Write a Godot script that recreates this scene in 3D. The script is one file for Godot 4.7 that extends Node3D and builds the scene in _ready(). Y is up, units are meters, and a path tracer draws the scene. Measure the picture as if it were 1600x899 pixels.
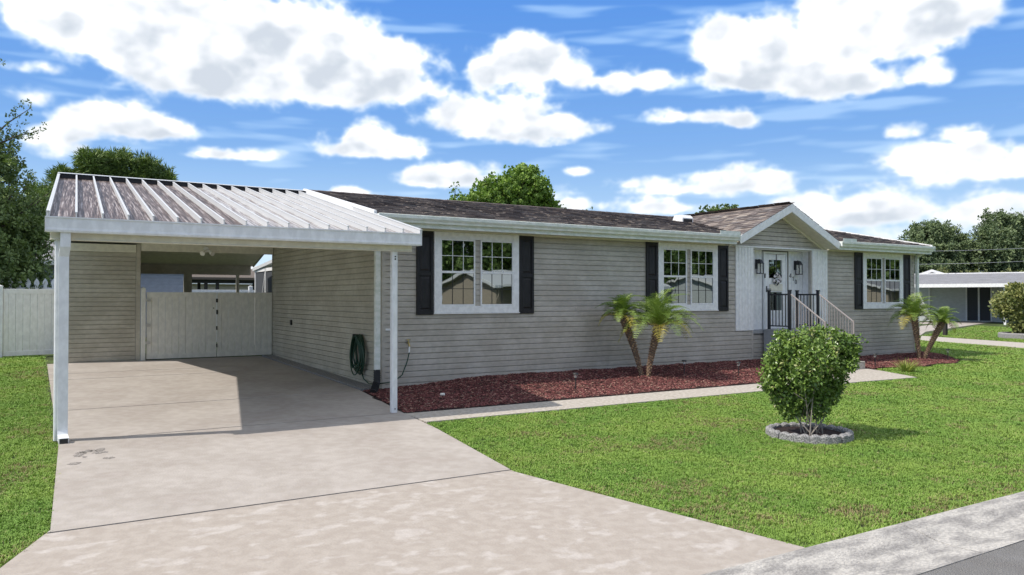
extends Node3D
# A single-storey grey home with a metal-roofed carport, seen from the road.
# X runs along the house front, +Z towards the road, Y up; the front wall is the plane z = 0.

var M := {}
var rng := RandomNumberGenerator.new()
var names := {}
const ROOF_PITCH := 0.2104
const LAP := 0.1143

func _ready() -> void:
	rng.seed = 4107
	setup_camera()
	setup_sky()
	setup_sun()
	make_materials()
	build_ground()
	build_house()
	build_carport()
	build_shed_and_gate()
	build_neighbours()
	build_trees()
	build_steps()
	build_garden()
	build_small_things()
	build_lawn()

# ---------------------------------------------------------------- camera, sky, sun
func setup_camera() -> void:
	var cam := Camera3D.new()
	cam.name = "camera"
	add_child(cam)
	cam.position = Vector3(-5.74, 1.745, 14.06)
	cam.rotation = Vector3(deg_to_rad(0.755), deg_to_rad(-31.686), 0.0)
	cam.fov = 40.6
	cam.near = 0.1
	cam.far = 2000.0
	cam.current = true

func setup_sun() -> void:
	var sun := DirectionalLight3D.new()
	sun.name = "sun"
	add_child(sun)
	sun.look_at_from_position(Vector3.ZERO, Vector3(0.82, -1.0, 0.17), Vector3.UP)
	sun.light_color = Color(1.0, 0.972, 0.93)
	sun.light_energy = 0.66
	sun.light_angular_distance = 0.5
	sun.shadow_enabled = true

# azimuth (degrees from -Z towards +X), elevation and the two half widths of the puffs that the clouds in view are made of
const PUFFS := [
	0.3, 17.2, 2.06, 0.92, 2.8, 16.9, 3.98, 1.89, 6.6, 16.2, 5.79, 2.75, 10.5, 17.3, 6.95, 3.01, 10.5, 14.9, 4.51, 1.56,
	14.3, 16.2, 6.85, 2.70, 18.7, 16.3, 5.36, 2.75, 16.9, 19.1, 3.96, 1.83, 20.5, 15.2, 4.08, 1.64, 23.7, 16.2, 3.00, 1.94,
	9.3, 18.9, 3.22, 0.78, 12.2, 18.9, 2.51, 1.19, 26.5, 13.8, 2.57, 1.42, 29.8, 13.2, 3.29, 1.56, 33.1, 13.4, 3.30, 1.56,
	32.6, 12.1, 4.24, 0.90, 36.4, 12.5, 2.34, 0.81, 31.7, 16.7, 2.83, 1.95, 33.1, 17.4, 2.12, 1.50, 35.0, 16.1, 2.58, 1.52,
	36.6, 15.8, 1.17, 0.96, 29.8, 15.9, 1.41, 1.09, 39.2, 15.3, 1.30, 0.78, 40.6, 15.5, 2.07, 1.04, 42.9, 15.4, 1.81, 0.69,
	46.4, 17.9, 1.76, 1.57, 48.2, 16.7, 3.03, 2.07, 51.6, 17.4, 4.58, 2.62, 55.3, 17.4, 5.14, 2.56, 59.1, 17.5, 4.09, 1.83,
	62.0, 17.8, 2.11, 1.29, 52.0, 15.3, 3.73, 1.64, 54.1, 14.3, 2.42, 1.15, 57.2, 14.2, 2.30, 0.72, 60.2, 14.3, 1.27, 0.78,
	49.1, 15.4, 3.43, 1.05, 59.8, 19.4, 5.50, 1.48, 42.6, 13.0, 1.36, 0.57, 45.3, 12.8, 1.78, 0.44, 47.3, 12.7, 1.40, 0.86,
	48.4, 12.3, 1.08, 0.52, 19.8, 11.1, 2.48, 1.07, 21.4, 11.5, 1.60, 1.25, 23.7, 10.8, 1.85, 0.81, 21.9, 10.5, 3.20, 0.54,
	5.0, 11.5, 3.20, 1.21, 7.3, 11.3, 2.15, 0.83, 3.5, 11.5, 1.83, 0.88, 1.7, 10.5, 1.77, 0.47, 24.6, 8.8, 1.86, 0.64,
	26.5, 9.1, 2.10, 0.92, 28.9, 9.2, 2.12, 0.73, 27.9, 8.4, 3.75, 0.46, 10.5, 10.0, 1.23, 0.34, 13.5, 10.0, 1.91, 0.39,
	11.8, 9.7, 2.50, 0.26, 58.5, 10.9, 1.13, 0.49, 61.8, 10.5, 1.41, 0.47, 62.3, 10.1, 0.87, 0.31, 58.7, 9.0, 2.24, 0.90,
	60.9, 9.0, 2.51, 1.12, 63.7, 8.6, 2.03, 1.17, 61.6, 7.7, 4.25, 0.64, 66.3, 8.1, 1.91, 1.14, 41.0, 8.2, 2.29, 0.64,
	44.7, 8.2, 3.58, 0.72, 49.1, 8.5, 3.43, 0.88, 50.5, 8.0, 1.69, 0.70, 45.6, 7.5, 5.32, 0.45, 41.0, 6.6, 2.75, 0.64,
	43.8, 6.5, 2.70, 0.55, 35.9, 7.3, 1.50, 0.93, 36.6, 6.7, 1.40, 0.56, 52.0, 6.4, 1.66, 0.79, 54.5, 6.5, 2.81, 1.12,
	57.6, 6.2, 2.29, 0.92, 55.6, 5.6, 5.51, 0.68, 63.7, 6.2, 2.03, 0.79, 59.8, 4.6, 5.50, 1.03, 65.0, 5.3, 2.96, 0.98,
	49.9, 5.2, 6.36, 0.67, 36.5, 9.2, 0.94, 0.32, 20.0, 7.7, 1.13, 0.36, 20.5, 7.4, 1.81, 0.36, -0.3, 12.6, 1.36, 0.69,
	1.4, 9.9, 1.76, 0.99, 0.2, 14.2, 1.54, 0.45
]

func setup_sky() -> void:
	var w := 4096
	var h := 2048
	var img := Image.create(w, h, false, Image.FORMAT_RGB8)
	img.fill(Color(0.62, 0.68, 0.70))
	var puffs: Array = []
	for i in range(0, PUFFS.size(), 4):
		puffs.append([PUFFS[i], PUFFS[i + 1], PUFFS[i + 2], PUFFS[i + 3]])
	# the same kind of cloud all round the rest of the sky
	var r := RandomNumberGenerator.new()
	r.seed = 91
	for k in 240:
		var az := r.randf_range(-180.0, 180.0)
		var el := 3.0 + 72.0 * pow(r.randf(), 1.5)
		var s := r.randf_range(0.8, 1.6) * (0.35 + el / 26.0)
		if az > -9.0 and az < 72.0 and el < 27.0:
			continue
		for j in r.randi_range(4, 9):
			var flat := 0.42 + 0.25 * clampf(el / 50.0, 0.0, 1.0)
			puffs.append([az + r.randf_range(-4.0, 4.0) * s / cos(deg_to_rad(minf(el, 70.0))), el + r.randf_range(-0.9, 1.1) * s, r.randf_range(1.6, 3.6) * s / cos(deg_to_rad(minf(el, 70.0))), r.randf_range(1.6, 3.0) * s * flat])
	# a detailed band up to 34 degrees, the higher sky at a quarter of the detail
	var low := sky_part(puffs, w, 0.0, 34.0, w * 34 / 360)
	var high := sky_part(puffs, 1024, 34.0, 90.0, 1024 * 56 / 360)
	high.resize(w, h / 2 - low.get_height(), Image.INTERPOLATE_CUBIC)
	img.blit_rect(high, Rect2i(0, 0, w, high.get_height()), Vector2i(0, 0))
	img.blit_rect(low, Rect2i(0, 0, w, low.get_height()), Vector2i(0, h / 2 - low.get_height()))
	var pano := PanoramaSkyMaterial.new()
	pano.panorama = ImageTexture.create_from_image(img)
	pano.energy_multiplier = 1.1
	var sky := Sky.new()
	sky.sky_material = pano
	var env := Environment.new()
	env.background_mode = Environment.BG_SKY
	env.sky = sky
	env.tonemap_mode = Environment.TONE_MAPPER_LINEAR
	env.tonemap_exposure = 2.2
	env.sdfgi_enabled = true
	env.ssao_enabled = true
	env.ssil_enabled = true
	var we := WorldEnvironment.new()
	we.name = "environment"
	we.environment = env
	add_child(we)

func sky_part(puffs: Array, w: int, el0: float, el1: float, rows: int) -> Image:
	var thick := PackedFloat32Array()
	thick.resize(w * rows)
	var per_row := (el1 - el0) / rows
	var per_col := 360.0 / w
	for p in puffs:
		var ra: float = p[2] * 1.42
		var re: float = p[3] * 1.42
		var r0 := clampi(int((el1 - (p[1] + re)) / per_row), 0, rows)
		var r1 := clampi(int((el1 - (p[1] - re)) / per_row) + 1, 0, rows)
		var c0 := floori((p[0] - ra) / per_col)
		var c1 := floori((p[0] + ra) / per_col) + 1
		for y in range(r0, r1):
			var dy: float = (el1 - (y + 0.5) * per_row - p[1]) / re
			if dy < 0.0:
				dy *= 1.15
			var left := 1.0 - dy * dy
			if left <= 0.0:
				continue
			for x in range(c0, c1):
				var dx: float = ((x + 0.5) * per_col - p[0]) / ra
				var q := left - dx * dx
				if q > 0.0:
					thick[y * w + posmod(x, w)] += q
	var fine := FastNoiseLite.new()
	fine.seed = 5
	fine.frequency = 1.0
	fine.fractal_octaves = 5
	fine.fractal_gain = 0.56
	var broad := FastNoiseLite.new()
	broad.seed = 17
	broad.frequency = 1.0
	broad.fractal_octaves = 3
	var up_rows := int(0.9 / per_row)
	var side_cols := int(0.7 / per_col)
	var bytes := PackedByteArray()
	bytes.resize(w * rows * 3)
	var i := 0
	for y in rows:
		var el := el1 - (y + 0.5) * per_row
		var e := deg_to_rad(el)
		var se := sin(e)
		var ce := cos(e)
		# clear air: deep blue overhead, paler towards the horizon
		var t := pow(1.0 - se, 3.2)
		var air := Color(0.16, 0.34, 0.605).lerp(Color(0.525, 0.608, 0.668), t)
		if el < 11.0:
			air = air.lerp(Color(0.645, 0.69, 0.72), pow((11.0 - el) / 11.0, 1.3) * 0.75)
		for x in w:
			var c := air
			var a := (x + 0.5) / w * TAU
			var dx := sin(a) * ce
			var dz := -cos(a) * ce
			var th := thick[y * w + x]
			# thin high streaks
			if el < 30.0:
				var ci := broad.get_noise_3d(dx * 5.0 + 3.0, se * 42.0, dz * 5.0)
				if ci > 0.12:
					c = c.lerp(Color(0.70, 0.74, 0.77), minf((ci - 0.12) * 0.9, 0.32))
			if th > 0.0:
				var n := fine.get_noise_3d(dx * 8.0, se * 12.0, dz * 8.0)
				var m := fine.get_noise_3d(dx * 30.0 + 9.0, se * 40.0, dz * 30.0)
				var b := 0.36 - absf(fine.get_noise_3d(dx * 17.0 + 5.0, se * 23.0, dz * 17.0)) * 1.7
				var v := th * 0.92 + n * 0.95 + b * 0.50 + m * 0.30
				var d := smoothstep(0.15, 1.15, v)
				d = d * (0.55 + 0.45 * d)
				if d > 0.0:
					# crowns towards the sun are bright, bases and thick middles grey
					var ta := thick[maxi(y - up_rows, 0) * w + posmod(x - side_cols, w)]
					var tb := thick[mini(y + up_rows, rows - 1) * w + posmod(x + side_cols, w)]
					var l1 := broad.get_noise_3d(dx * 13.0, se * 19.0, dz * 13.0)
					var l2 := broad.get_noise_3d((dx - 0.020 * cos(a)) * 13.0, (se + 0.020) * 19.0, (dz - 0.020 * sin(a)) * 13.0)
					var body := broad.get_noise_3d(dx * 5.0, se * 9.0 + 4.0, dz * 5.0)
					var g := 0.10 + smoothstep(0.4, 3.6, th + body * 1.2 + n * 0.7) * 0.50 + clampf((ta - tb) * 0.17, -0.16, 0.34) + clampf((l2 - l1) * 0.95, -0.3, 0.45) - m * 0.30 - b * 0.18
					g = clampf(g * smoothstep(0.3, 1.5, v), 0.0, 1.0)
					var cl := Color(0.74, 0.74, 0.745).lerp(Color(0.565, 0.59, 0.62), g)
					c = c.lerp(cl, d)
			bytes[i] = int(c.r * 255.0)
			bytes[i + 1] = int(c.g * 255.0)
			bytes[i + 2] = int(c.b * 255.0)
			i += 3
	return Image.create_from_data(w, rows, false, Image.FORMAT_RGB8, bytes)

# ---------------------------------------------------------------- helpers: materials
func lin(r: float, g: float, b: float) -> Color:
	return Color(r, g, b).linear_to_srgb()

func noise_tex(seed_: int, freq: float, lo: Color, hi: Color, size := 512, octaves := 5, a := 0.3, b := 0.7, type := FastNoiseLite.TYPE_SIMPLEX_SMOOTH) -> NoiseTexture2D:
	var n := FastNoiseLite.new()
	n.noise_type = type
	n.seed = seed_
	n.frequency = freq
	n.fractal_octaves = octaves
	n.fractal_gain = 0.55
	var g := Gradient.new()
	g.offsets = PackedFloat32Array([a, b])
	g.colors = PackedColorArray([lo, hi])
	var t := NoiseTexture2D.new()
	t.width = size
	t.height = size
	t.seamless = true
	t.noise = n
	t.color_ramp = g
	return t

func mat(key: String, c: Color, rough := 0.8, metal := 0.0) -> StandardMaterial3D:
	var m := StandardMaterial3D.new()
	m.resource_name = key
	m.albedo_color = c
	m.roughness = rough
	m.metallic = metal
	M[key] = m
	return m

# colour noise laid on by world position: fine grain in the first layer, wide patches in the second
func grain(m: StandardMaterial3D, tex: Texture2D, scale: Vector3, wide: Texture2D = null, wide_scale := Vector3.ONE, bump: Texture2D = null, bump_cm := 0.0) -> void:
	m.uv1_triplanar = true
	m.uv1_world_triplanar = true
	m.uv1_scale = scale
	m.uv1_triplanar_sharpness = 4.0
	m.albedo_texture = tex
	if wide:
		m.detail_enabled = true
		m.detail_blend_mode = BaseMaterial3D.BLEND_MODE_MUL
		m.detail_albedo = wide
		m.detail_uv_layer = BaseMaterial3D.DETAIL_UV_2
		m.uv2_triplanar = true
		m.uv2_world_triplanar = true
		m.uv2_scale = wide_scale
		m.uv2_triplanar_sharpness = 4.0
	if bump:
		m.heightmap_enabled = true
		m.heightmap_texture = bump
		m.heightmap_scale = bump_cm

func make_materials() -> void:
	var soft := noise_tex(1, 0.02, Color(0.95, 0.95, 0.95), Color(1, 1, 1), 512, 5)
	var soft2 := noise_tex(2, 0.012, Color(0.93, 0.925, 0.915), Color(1, 1, 1), 512, 4)
	var speck := noise_tex(3, 0.12, Color(0.78, 0.78, 0.78), Color(1, 1, 1), 512, 3)
	var rough_bump := noise_tex(4, 0.09, Color(0, 0, 0), Color(1, 1, 1), 512, 4)
	M["soft"] = soft
	M["speck"] = speck
	# siding: warm grey vinyl with faint weathering
	var s := mat("siding", lin(0.53, 0.492, 0.44), 0.55)
	grain(s, soft, Vector3(0.5, 0.8, 0.5), soft2, Vector3(0.16, 0.2, 0.16))
	s = mat("siding_tan", lin(0.52, 0.485, 0.40), 0.55)
	grain(s, soft, Vector3(0.5, 0.8, 0.5), soft2, Vector3(0.16, 0.2, 0.16))
	mat("wall_core", lin(0.16, 0.15, 0.14), 0.9)
	s = mat("white", lin(0.88, 0.88, 0.885), 0.45)
	grain(s, soft, Vector3(0.6, 0.6, 0.6))
	s = mat("gutter_white", lin(0.80, 0.82, 0.79), 0.4)
	grain(s, noise_tex(8, 0.03, Color(0.92, 0.935, 0.915), Color(1, 1, 1), 256, 4), Vector3(0.5, 1.0, 0.5))
	s = mat("cream", lin(0.76, 0.725, 0.61), 0.6)
	grain(s, soft, Vector3(0.5, 0.5, 0.5))
	mat("vinyl", lin(0.80, 0.81, 0.83), 0.4)
	grain(M["vinyl"], soft, Vector3(0.7, 0.4, 0.7))
	mat("vinyl_cream", lin(0.80, 0.785, 0.72), 0.4)
	grain(M["vinyl_cream"], soft, Vector3(0.7, 0.4, 0.7))
	mat("shutter", lin(0.012, 0.010, 0.014), 0.55)
	grain(M["shutter"], noise_tex(9, 0.03, Color(0.65, 0.65, 0.65), Color(1, 1, 1), 256, 4), Vector3(1.5, 0.4, 1.5))
	mat("black_metal", lin(0.016, 0.017, 0.022), 0.4)
	mat("grey_paint", lin(0.36, 0.37, 0.38), 0.6)
	grain(M["grey_paint"], soft, Vector3(0.8, 0.8, 0.8))
	mat("tan_rail", lin(0.27, 0.245, 0.24), 0.5)
	mat("dark_plastic", lin(0.02, 0.02, 0.021), 0.6)
	mat("brass", lin(0.5, 0.4, 0.18), 0.35, 1.0)
	mat("steel", lin(0.55, 0.55, 0.55), 0.35, 1.0)
	mat("lamp_glass", lin(0.75, 0.75, 0.72), 0.1)
	M["lamp_glass"].albedo_color.a = 0.25
	M["lamp_glass"].transparency = BaseMaterial3D.TRANSPARENCY_ALPHA
	mat("bulb", lin(0.85, 0.83, 0.76), 0.3)
	# coated window glass: mirrors the street over a dark room
	mat("glass", lin(0.30, 0.33, 0.335), 0.015, 1.0)
	M["glass"].heightmap_enabled = true
	M["glass"].heightmap_texture = noise_tex(42, 0.006, Color(0, 0, 0), Color(1, 1, 1), 256, 2)
	M["glass"].heightmap_scale = 0.03
	M["glass"].uv1_triplanar = true
	M["glass"].uv1_world_triplanar = true
	M["glass"].uv1_scale = Vector3(0.6, 0.6, 0.6)
	mat("door_glass", lin(0.26, 0.29, 0.27), 0.02, 1.0)
	# carport metal: white paint, tan dirt streaks run down the pans
	s = mat("pan", lin(0.45, 0.445, 0.455), 0.38)
	s.albedo_texture = noise_tex(12, 0.02, Color(0.60, 0.54, 0.52), Color(1, 1, 1), 512, 5, 0.30, 0.60)
	s = mat("pan_dirty", lin(0.40, 0.365, 0.36), 0.5)
	s.albedo_texture = noise_tex(14, 0.022, Color(0.46, 0.38, 0.36), Color(1, 1, 1), 512, 5, 0.30, 0.78)
	s.detail_enabled = true
	s.detail_blend_mode = BaseMaterial3D.BLEND_MODE_MUL
	s.detail_albedo = noise_tex(15, 0.012, Color(0.58, 0.52, 0.50), Color(1, 1, 1), 512, 5, 0.35, 0.62)
	s.detail_uv_layer = BaseMaterial3D.DETAIL_UV_1
	mat("rib_white", lin(0.58, 0.59, 0.60), 0.4)
	# concrete
	var conc_bump := noise_tex(21, 0.2, Color(0, 0, 0), Color(1, 1, 1), 512, 3)
	s = mat("drive", lin(0.412, 0.373, 0.342), 0.9)
	grain(s, noise_tex(22, 0.03, Color(0.955, 0.952, 0.945), Color(1, 1, 1), 512, 6), Vector3(0.3, 0.3, 0.3), noise_tex(23, 0.012, Color(0.95, 0.945, 0.94), Color(1, 1, 1), 512, 4), Vector3(0.12, 0.12, 0.12), conc_bump, 0.12)
	# worn sealer on the apron: paler flakes with ragged edges
	s = mat("apron", lin(0.452, 0.410, 0.376), 0.9)
	grain(s, noise_tex(24, 0.013, Color(0.93, 0.92, 0.905), Color(1, 1, 1), 512, 7, 0.60, 0.74), Vector3(0.30, 0.30, 0.42), noise_tex(41, 0.03, Color(0.95, 0.945, 0.94), Color(1, 1, 1), 512, 6), Vector3(0.4, 0.4, 0.4), conc_bump, 0.12)
	mat("stain", lin(0.33, 0.30, 0.275), 0.95)
	grain(M["stain"], noise_tex(38, 0.06, Color(0.7, 0.7, 0.7), Color(1, 1, 1), 256, 5), Vector3(2.0, 2.0, 2.0))
	mat("joint", lin(0.07, 0.058, 0.05), 1.0)
	s = mat("walk", lin(0.48, 0.44, 0.395), 0.9)
	grain(s, noise_tex(26, 0.03, Color(0.88, 0.87, 0.85), Color(1, 1, 1), 512, 6), Vector3(0.7, 0.7, 0.7), null, Vector3.ONE, conc_bump, 0.12)
	s = mat("curb", lin(0.49, 0.465, 0.43), 0.95)
	grain(s, noise_tex(27, 0.05, Color(0.88, 0.88, 0.885), Color(1, 1, 1), 512, 6, 0.3, 0.65), Vector3(0.6, 0.8, 1.2), noise_tex(28, 0.02, Color(0.80, 0.80, 0.81), Color(1, 1, 1), 512, 6, 0.25, 0.66), Vector3(0.16, 0.5, 0.5), rough_bump, 0.3)
	s = mat("asphalt", lin(0.36, 0.35, 0.345), 0.95)
	grain(s, noise_tex(29, 0.25, Color(0.55, 0.55, 0.55), Color(1, 1, 1), 512, 3), Vector3(1.2, 1.2, 1.2), soft2, Vector3(0.2, 0.2, 0.2), rough_bump, 0.6)
	s = mat("edging", lin(0.46, 0.45, 0.44), 0.95)
	grain(s, noise_tex(30, 0.06, Color(0.6, 0.6, 0.62), Color(1, 1, 1), 256, 5), Vector3(2.5, 2.5, 2.5), null, Vector3.ONE, rough_bump, 0.4)
	# ground
	s = mat("soil", lin(0.11, 0.175, 0.036), 1.0)
	grain(s, noise_tex(31, 0.06, Color(0.5, 0.5, 0.45), Color(1, 1, 1), 512, 5), Vector3(0.6, 0.6, 0.6), noise_tex(32, 0.02, Color(0.75, 0.72, 0.6), Color(1, 1, 1), 512, 4), Vector3(0.08, 0.08, 0.08))
	s = mat("mulch_base", lin(0.07, 0.03, 0.026), 1.0)
	grain(s, noise_tex(33, 0.16, Color(0.3, 0.28, 0.27), Color(1, 1, 1), 512, 4), Vector3(1.0, 1.0, 1.0), null, Vector3.ONE, rough_bump, 2.0)
	tinted("chip", 1.0)
	tinted("grass", 0.75, Color(0.5, 0.55, 0.2))
	tinted("leaf", 0.6, Color(0.45, 0.5, 0.2))
	tinted("gloss_leaf", 0.35, Color(0.4, 0.45, 0.2))
	tinted("shingle", 0.95)
	grain(M["shingle"], speck, Vector3(2.2, 2.2, 2.2), noise_tex(36, 0.02, Color(0.78, 0.76, 0.76), Color(1, 1, 1), 256, 4), Vector3(0.3, 0.3, 0.3))
	tinted("bark_tint", 0.95)
	s = mat("bark", lin(0.19, 0.165, 0.135), 1.0)
	grain(s, noise_tex(37, 0.08, Color(0.45, 0.43, 0.4), Color(1, 1, 1), 256, 5), Vector3(1.5, 0.4, 1.5))
	mat("stem", lin(0.30, 0.27, 0.23), 0.95)
	mat("hose", lin(0.014, 0.055, 0.032), 0.45)
	mat("roof_grey", lin(0.30, 0.30, 0.32), 0.7)
	grain(M["roof_grey"], speck, Vector3(0.8, 0.8, 0.8), soft2, Vector3(0.2, 0.2, 0.2))
	mat("roof_brown", lin(0.16, 0.13, 0.11), 0.95)
	grain(M["roof_brown"], speck, Vector3(1, 1, 1))
	mat("blue_wall", lin(0.36, 0.38, 0.46), 0.7)
	grain(M["blue_wall"], soft, Vector3(0.3, 0.6, 0.3))
	mat("grey_wall", lin(0.55, 0.58, 0.59), 0.7)
	grain(M["grey_wall"], soft, Vector3(0.3, 0.6, 0.3))
	mat("tan_wall", lin(0.46, 0.39, 0.31), 0.8)
	grain(M["tan_wall"], soft, Vector3(0.3, 0.6, 0.3))
	mat("screen", lin(0.05, 0.055, 0.065), 0.8)
	mat("dark_wood", lin(0.03, 0.026, 0.024), 0.8)
	mat("ribbon_white", lin(0.7, 0.66, 0.66), 0.8)
	mat("wire", lin(0.03, 0.03, 0.03), 0.6)

func tinted(key: String, rough: float, through := Color.BLACK) -> void:
	var m := mat(key, Color.WHITE, rough)
	m.vertex_color_use_as_albedo = true
	if through != Color.BLACK:
		m.backlight_enabled = true
		m.backlight = through

# ---------------------------------------------------------------- helpers: nodes
func numbered(n: String) -> String:
	if not names.has(n):
		names[n] = 0
		return n
	names[n] += 1
	return "%s_%03d" % [n, names[n]]

func tag(o: Node, label: String, category: String, group := "", kind := "") -> void:
	if label: o.set_meta("label", label)
	if category: o.set_meta("category", category)
	if group: o.set_meta("group", group)
	if kind: o.set_meta("kind", kind)

func thing(called: String, label: String, category: String, at: Vector3, group := "") -> Node3D:
	var o := Node3D.new()
	o.name = numbered(called)
	add_child(o)
	o.position = at
	tag(o, label, category, group)
	return o

func offset_of(p: Node) -> Vector3:
	var v := Vector3.ZERO
	while p != self and p is Node3D:
		v += (p as Node3D).position
		p = p.get_parent()
	return v

func new_st() -> SurfaceTool:
	var st := SurfaceTool.new()
	st.begin(Mesh.PRIMITIVE_TRIANGLES)
	return st

# a mesh whose points are world places, under parent
func obj(called: String, st: SurfaceTool, m: Material, parent: Node = self) -> MeshInstance3D:
	return inst(called, st.commit(), m, parent, Vector3.ZERO)

func inst(called: String, mesh: Mesh, m: Material, parent: Node, at: Vector3) -> MeshInstance3D:
	var o := MeshInstance3D.new()
	o.mesh = mesh
	o.material_override = m
	if parent == self:
		o.name = numbered(called)
		add_child(o)
	else:
		o.name = called
		parent.add_child(o, true)
	o.position = at - offset_of(parent)
	return o

func structure(called: String, st: SurfaceTool, m: Material) -> MeshInstance3D:
	var o := obj(called, st, m)
	o.set_meta("kind", "structure")
	return o

func scatter(called: String, mesh: Mesh, m: Material, parent: Node, buf: PackedFloat32Array) -> MultiMeshInstance3D:
	var mm := MultiMesh.new()
	mm.transform_format = MultiMesh.TRANSFORM_3D
	mm.use_colors = true
	mm.mesh = mesh
	mm.instance_count = buf.size() / 16
	mm.buffer = buf
	var o := MultiMeshInstance3D.new()
	o.multimesh = mm
	o.material_override = m
	if parent == self:
		o.name = numbered(called)
		add_child(o)
	else:
		o.name = called
		parent.add_child(o, true)
	o.position = -offset_of(parent)
	return o

# many copies of one small shape joined into a single mesh
class Joined:
	var verts := PackedVector3Array()
	var norms := PackedVector3Array()
	var cols := PackedColorArray()
	var v0: PackedVector3Array
	var n0: PackedVector3Array
	func _init(m: Mesh) -> void:
		var s := m.surface_get_arrays(0)
		v0 = s[Mesh.ARRAY_VERTEX]
		n0 = s[Mesh.ARRAY_NORMAL]
	func add(turn: Basis, size: float, p: Vector3, c: Color) -> void:
		verts.append_array(Transform3D(turn * size, p) * v0)
		norms.append_array(Transform3D(turn, Vector3.ZERO) * n0)
		var cc := PackedColorArray()
		cc.resize(v0.size())
		cc.fill(c)
		cols.append_array(cc)
	func mesh() -> ArrayMesh:
		var a := []
		a.resize(Mesh.ARRAY_MAX)
		a[Mesh.ARRAY_VERTEX] = verts
		a[Mesh.ARRAY_NORMAL] = norms
		a[Mesh.ARRAY_COLOR] = cols
		var m := ArrayMesh.new()
		m.add_surface_from_arrays(Mesh.PRIMITIVE_TRIANGLES, a)
		return m

func row(b: Basis, p: Vector3, c: Color) -> PackedFloat32Array:
	return PackedFloat32Array([b.x.x, b.y.x, b.z.x, p.x, b.x.y, b.y.y, b.z.y, p.y, b.x.z, b.y.z, b.z.z, p.z, c.r, c.g, c.b, 1.0])

# ---------------------------------------------------------------- helpers: shapes
func tri(st: SurfaceTool, a: Vector3, b: Vector3, c: Vector3, n: Vector3) -> void:
	if (c - a).cross(b - a).dot(n) < 0.0:
		var t := b
		b = c
		c = t
	st.set_normal(n)
	st.add_vertex(a)
	st.set_normal(n)
	st.add_vertex(b)
	st.set_normal(n)
	st.add_vertex(c)

func quad(st: SurfaceTool, a: Vector3, b: Vector3, c: Vector3, d: Vector3, hint: Vector3) -> void:
	var n := (c - a).cross(d - b).normalized()
	if n.dot(hint) < 0.0:
		n = -n
	tri(st, a, b, c, n)
	tri(st, a, c, d, n)

func box(st: SurfaceTool, lo: Vector3, hi: Vector3) -> void:
	var p := [Vector3(lo.x, lo.y, lo.z), Vector3(hi.x, lo.y, lo.z), Vector3(hi.x, hi.y, lo.z), Vector3(lo.x, hi.y, lo.z), Vector3(lo.x, lo.y, hi.z), Vector3(hi.x, lo.y, hi.z), Vector3(hi.x, hi.y, hi.z), Vector3(lo.x, hi.y, hi.z)]
	quad(st, p[0], p[1], p[2], p[3], Vector3.FORWARD)
	quad(st, p[4], p[5], p[6], p[7], Vector3.BACK)
	quad(st, p[0], p[1], p[5], p[4], Vector3.DOWN)
	quad(st, p[3], p[2], p[6], p[7], Vector3.UP)
	quad(st, p[0], p[3], p[7], p[4], Vector3.LEFT)
	quad(st, p[1], p[2], p[6], p[5], Vector3.RIGHT)

func box_st(lo: Vector3, hi: Vector3) -> SurfaceTool:
	var st := new_st()
	box(st, lo, hi)
	return st

# a box with its long edges chamfered
func bevel_box(st: SurfaceTool, lo: Vector3, hi: Vector3, e: float, axis: int) -> void:
	var u := (axis + 1) % 3
	var v := (axis + 2) % 3
	var prof := PackedVector2Array([Vector2(lo[u] + e, lo[v]), Vector2(hi[u] - e, lo[v]), Vector2(hi[u], lo[v] + e), Vector2(hi[u], hi[v] - e), Vector2(hi[u] - e, hi[v]), Vector2(lo[u] + e, hi[v]), Vector2(lo[u], hi[v] - e), Vector2(lo[u], lo[v] + e)])
	var ax := [Vector3.RIGHT, Vector3.UP, Vector3.BACK]
	extrude(st, prof, ax[axis] * lo[axis], ax[u], ax[v], ax[axis], hi[axis] - lo[axis])

# a closed outline in the plane (au, av), drawn out along al
func extrude(st: SurfaceTool, prof: PackedVector2Array, o: Vector3, au: Vector3, av: Vector3, al: Vector3, length: float) -> void:
	var area := 0.0
	var n := prof.size()
	for i in n:
		area += prof[i].cross(prof[(i + 1) % n])
	var sgn := 1.0 if area > 0.0 else -1.0
	for i in n:
		var p := prof[i]
		var q := prof[(i + 1) % n]
		if p.distance_to(q) < 1e-6:
			continue
		var a := o + au * p.x + av * p.y
		var b := o + au * q.x + av * q.y
		var out := (au * (q.y - p.y) - av * (q.x - p.x)) * sgn
		quad(st, a, b, b + al * length, a + al * length, out)
	var ix := Geometry2D.triangulate_polygon(prof)
	for k in range(0, ix.size(), 3):
		var a := o + au * prof[ix[k]].x + av * prof[ix[k]].y
		var b := o + au * prof[ix[k + 1]].x + av * prof[ix[k + 1]].y
		var c := o + au * prof[ix[k + 2]].x + av * prof[ix[k + 2]].y
		tri(st, a, b, c, -al.normalized())
		tri(st, a + al * length, b + al * length, c + al * length, al.normalized())

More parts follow.
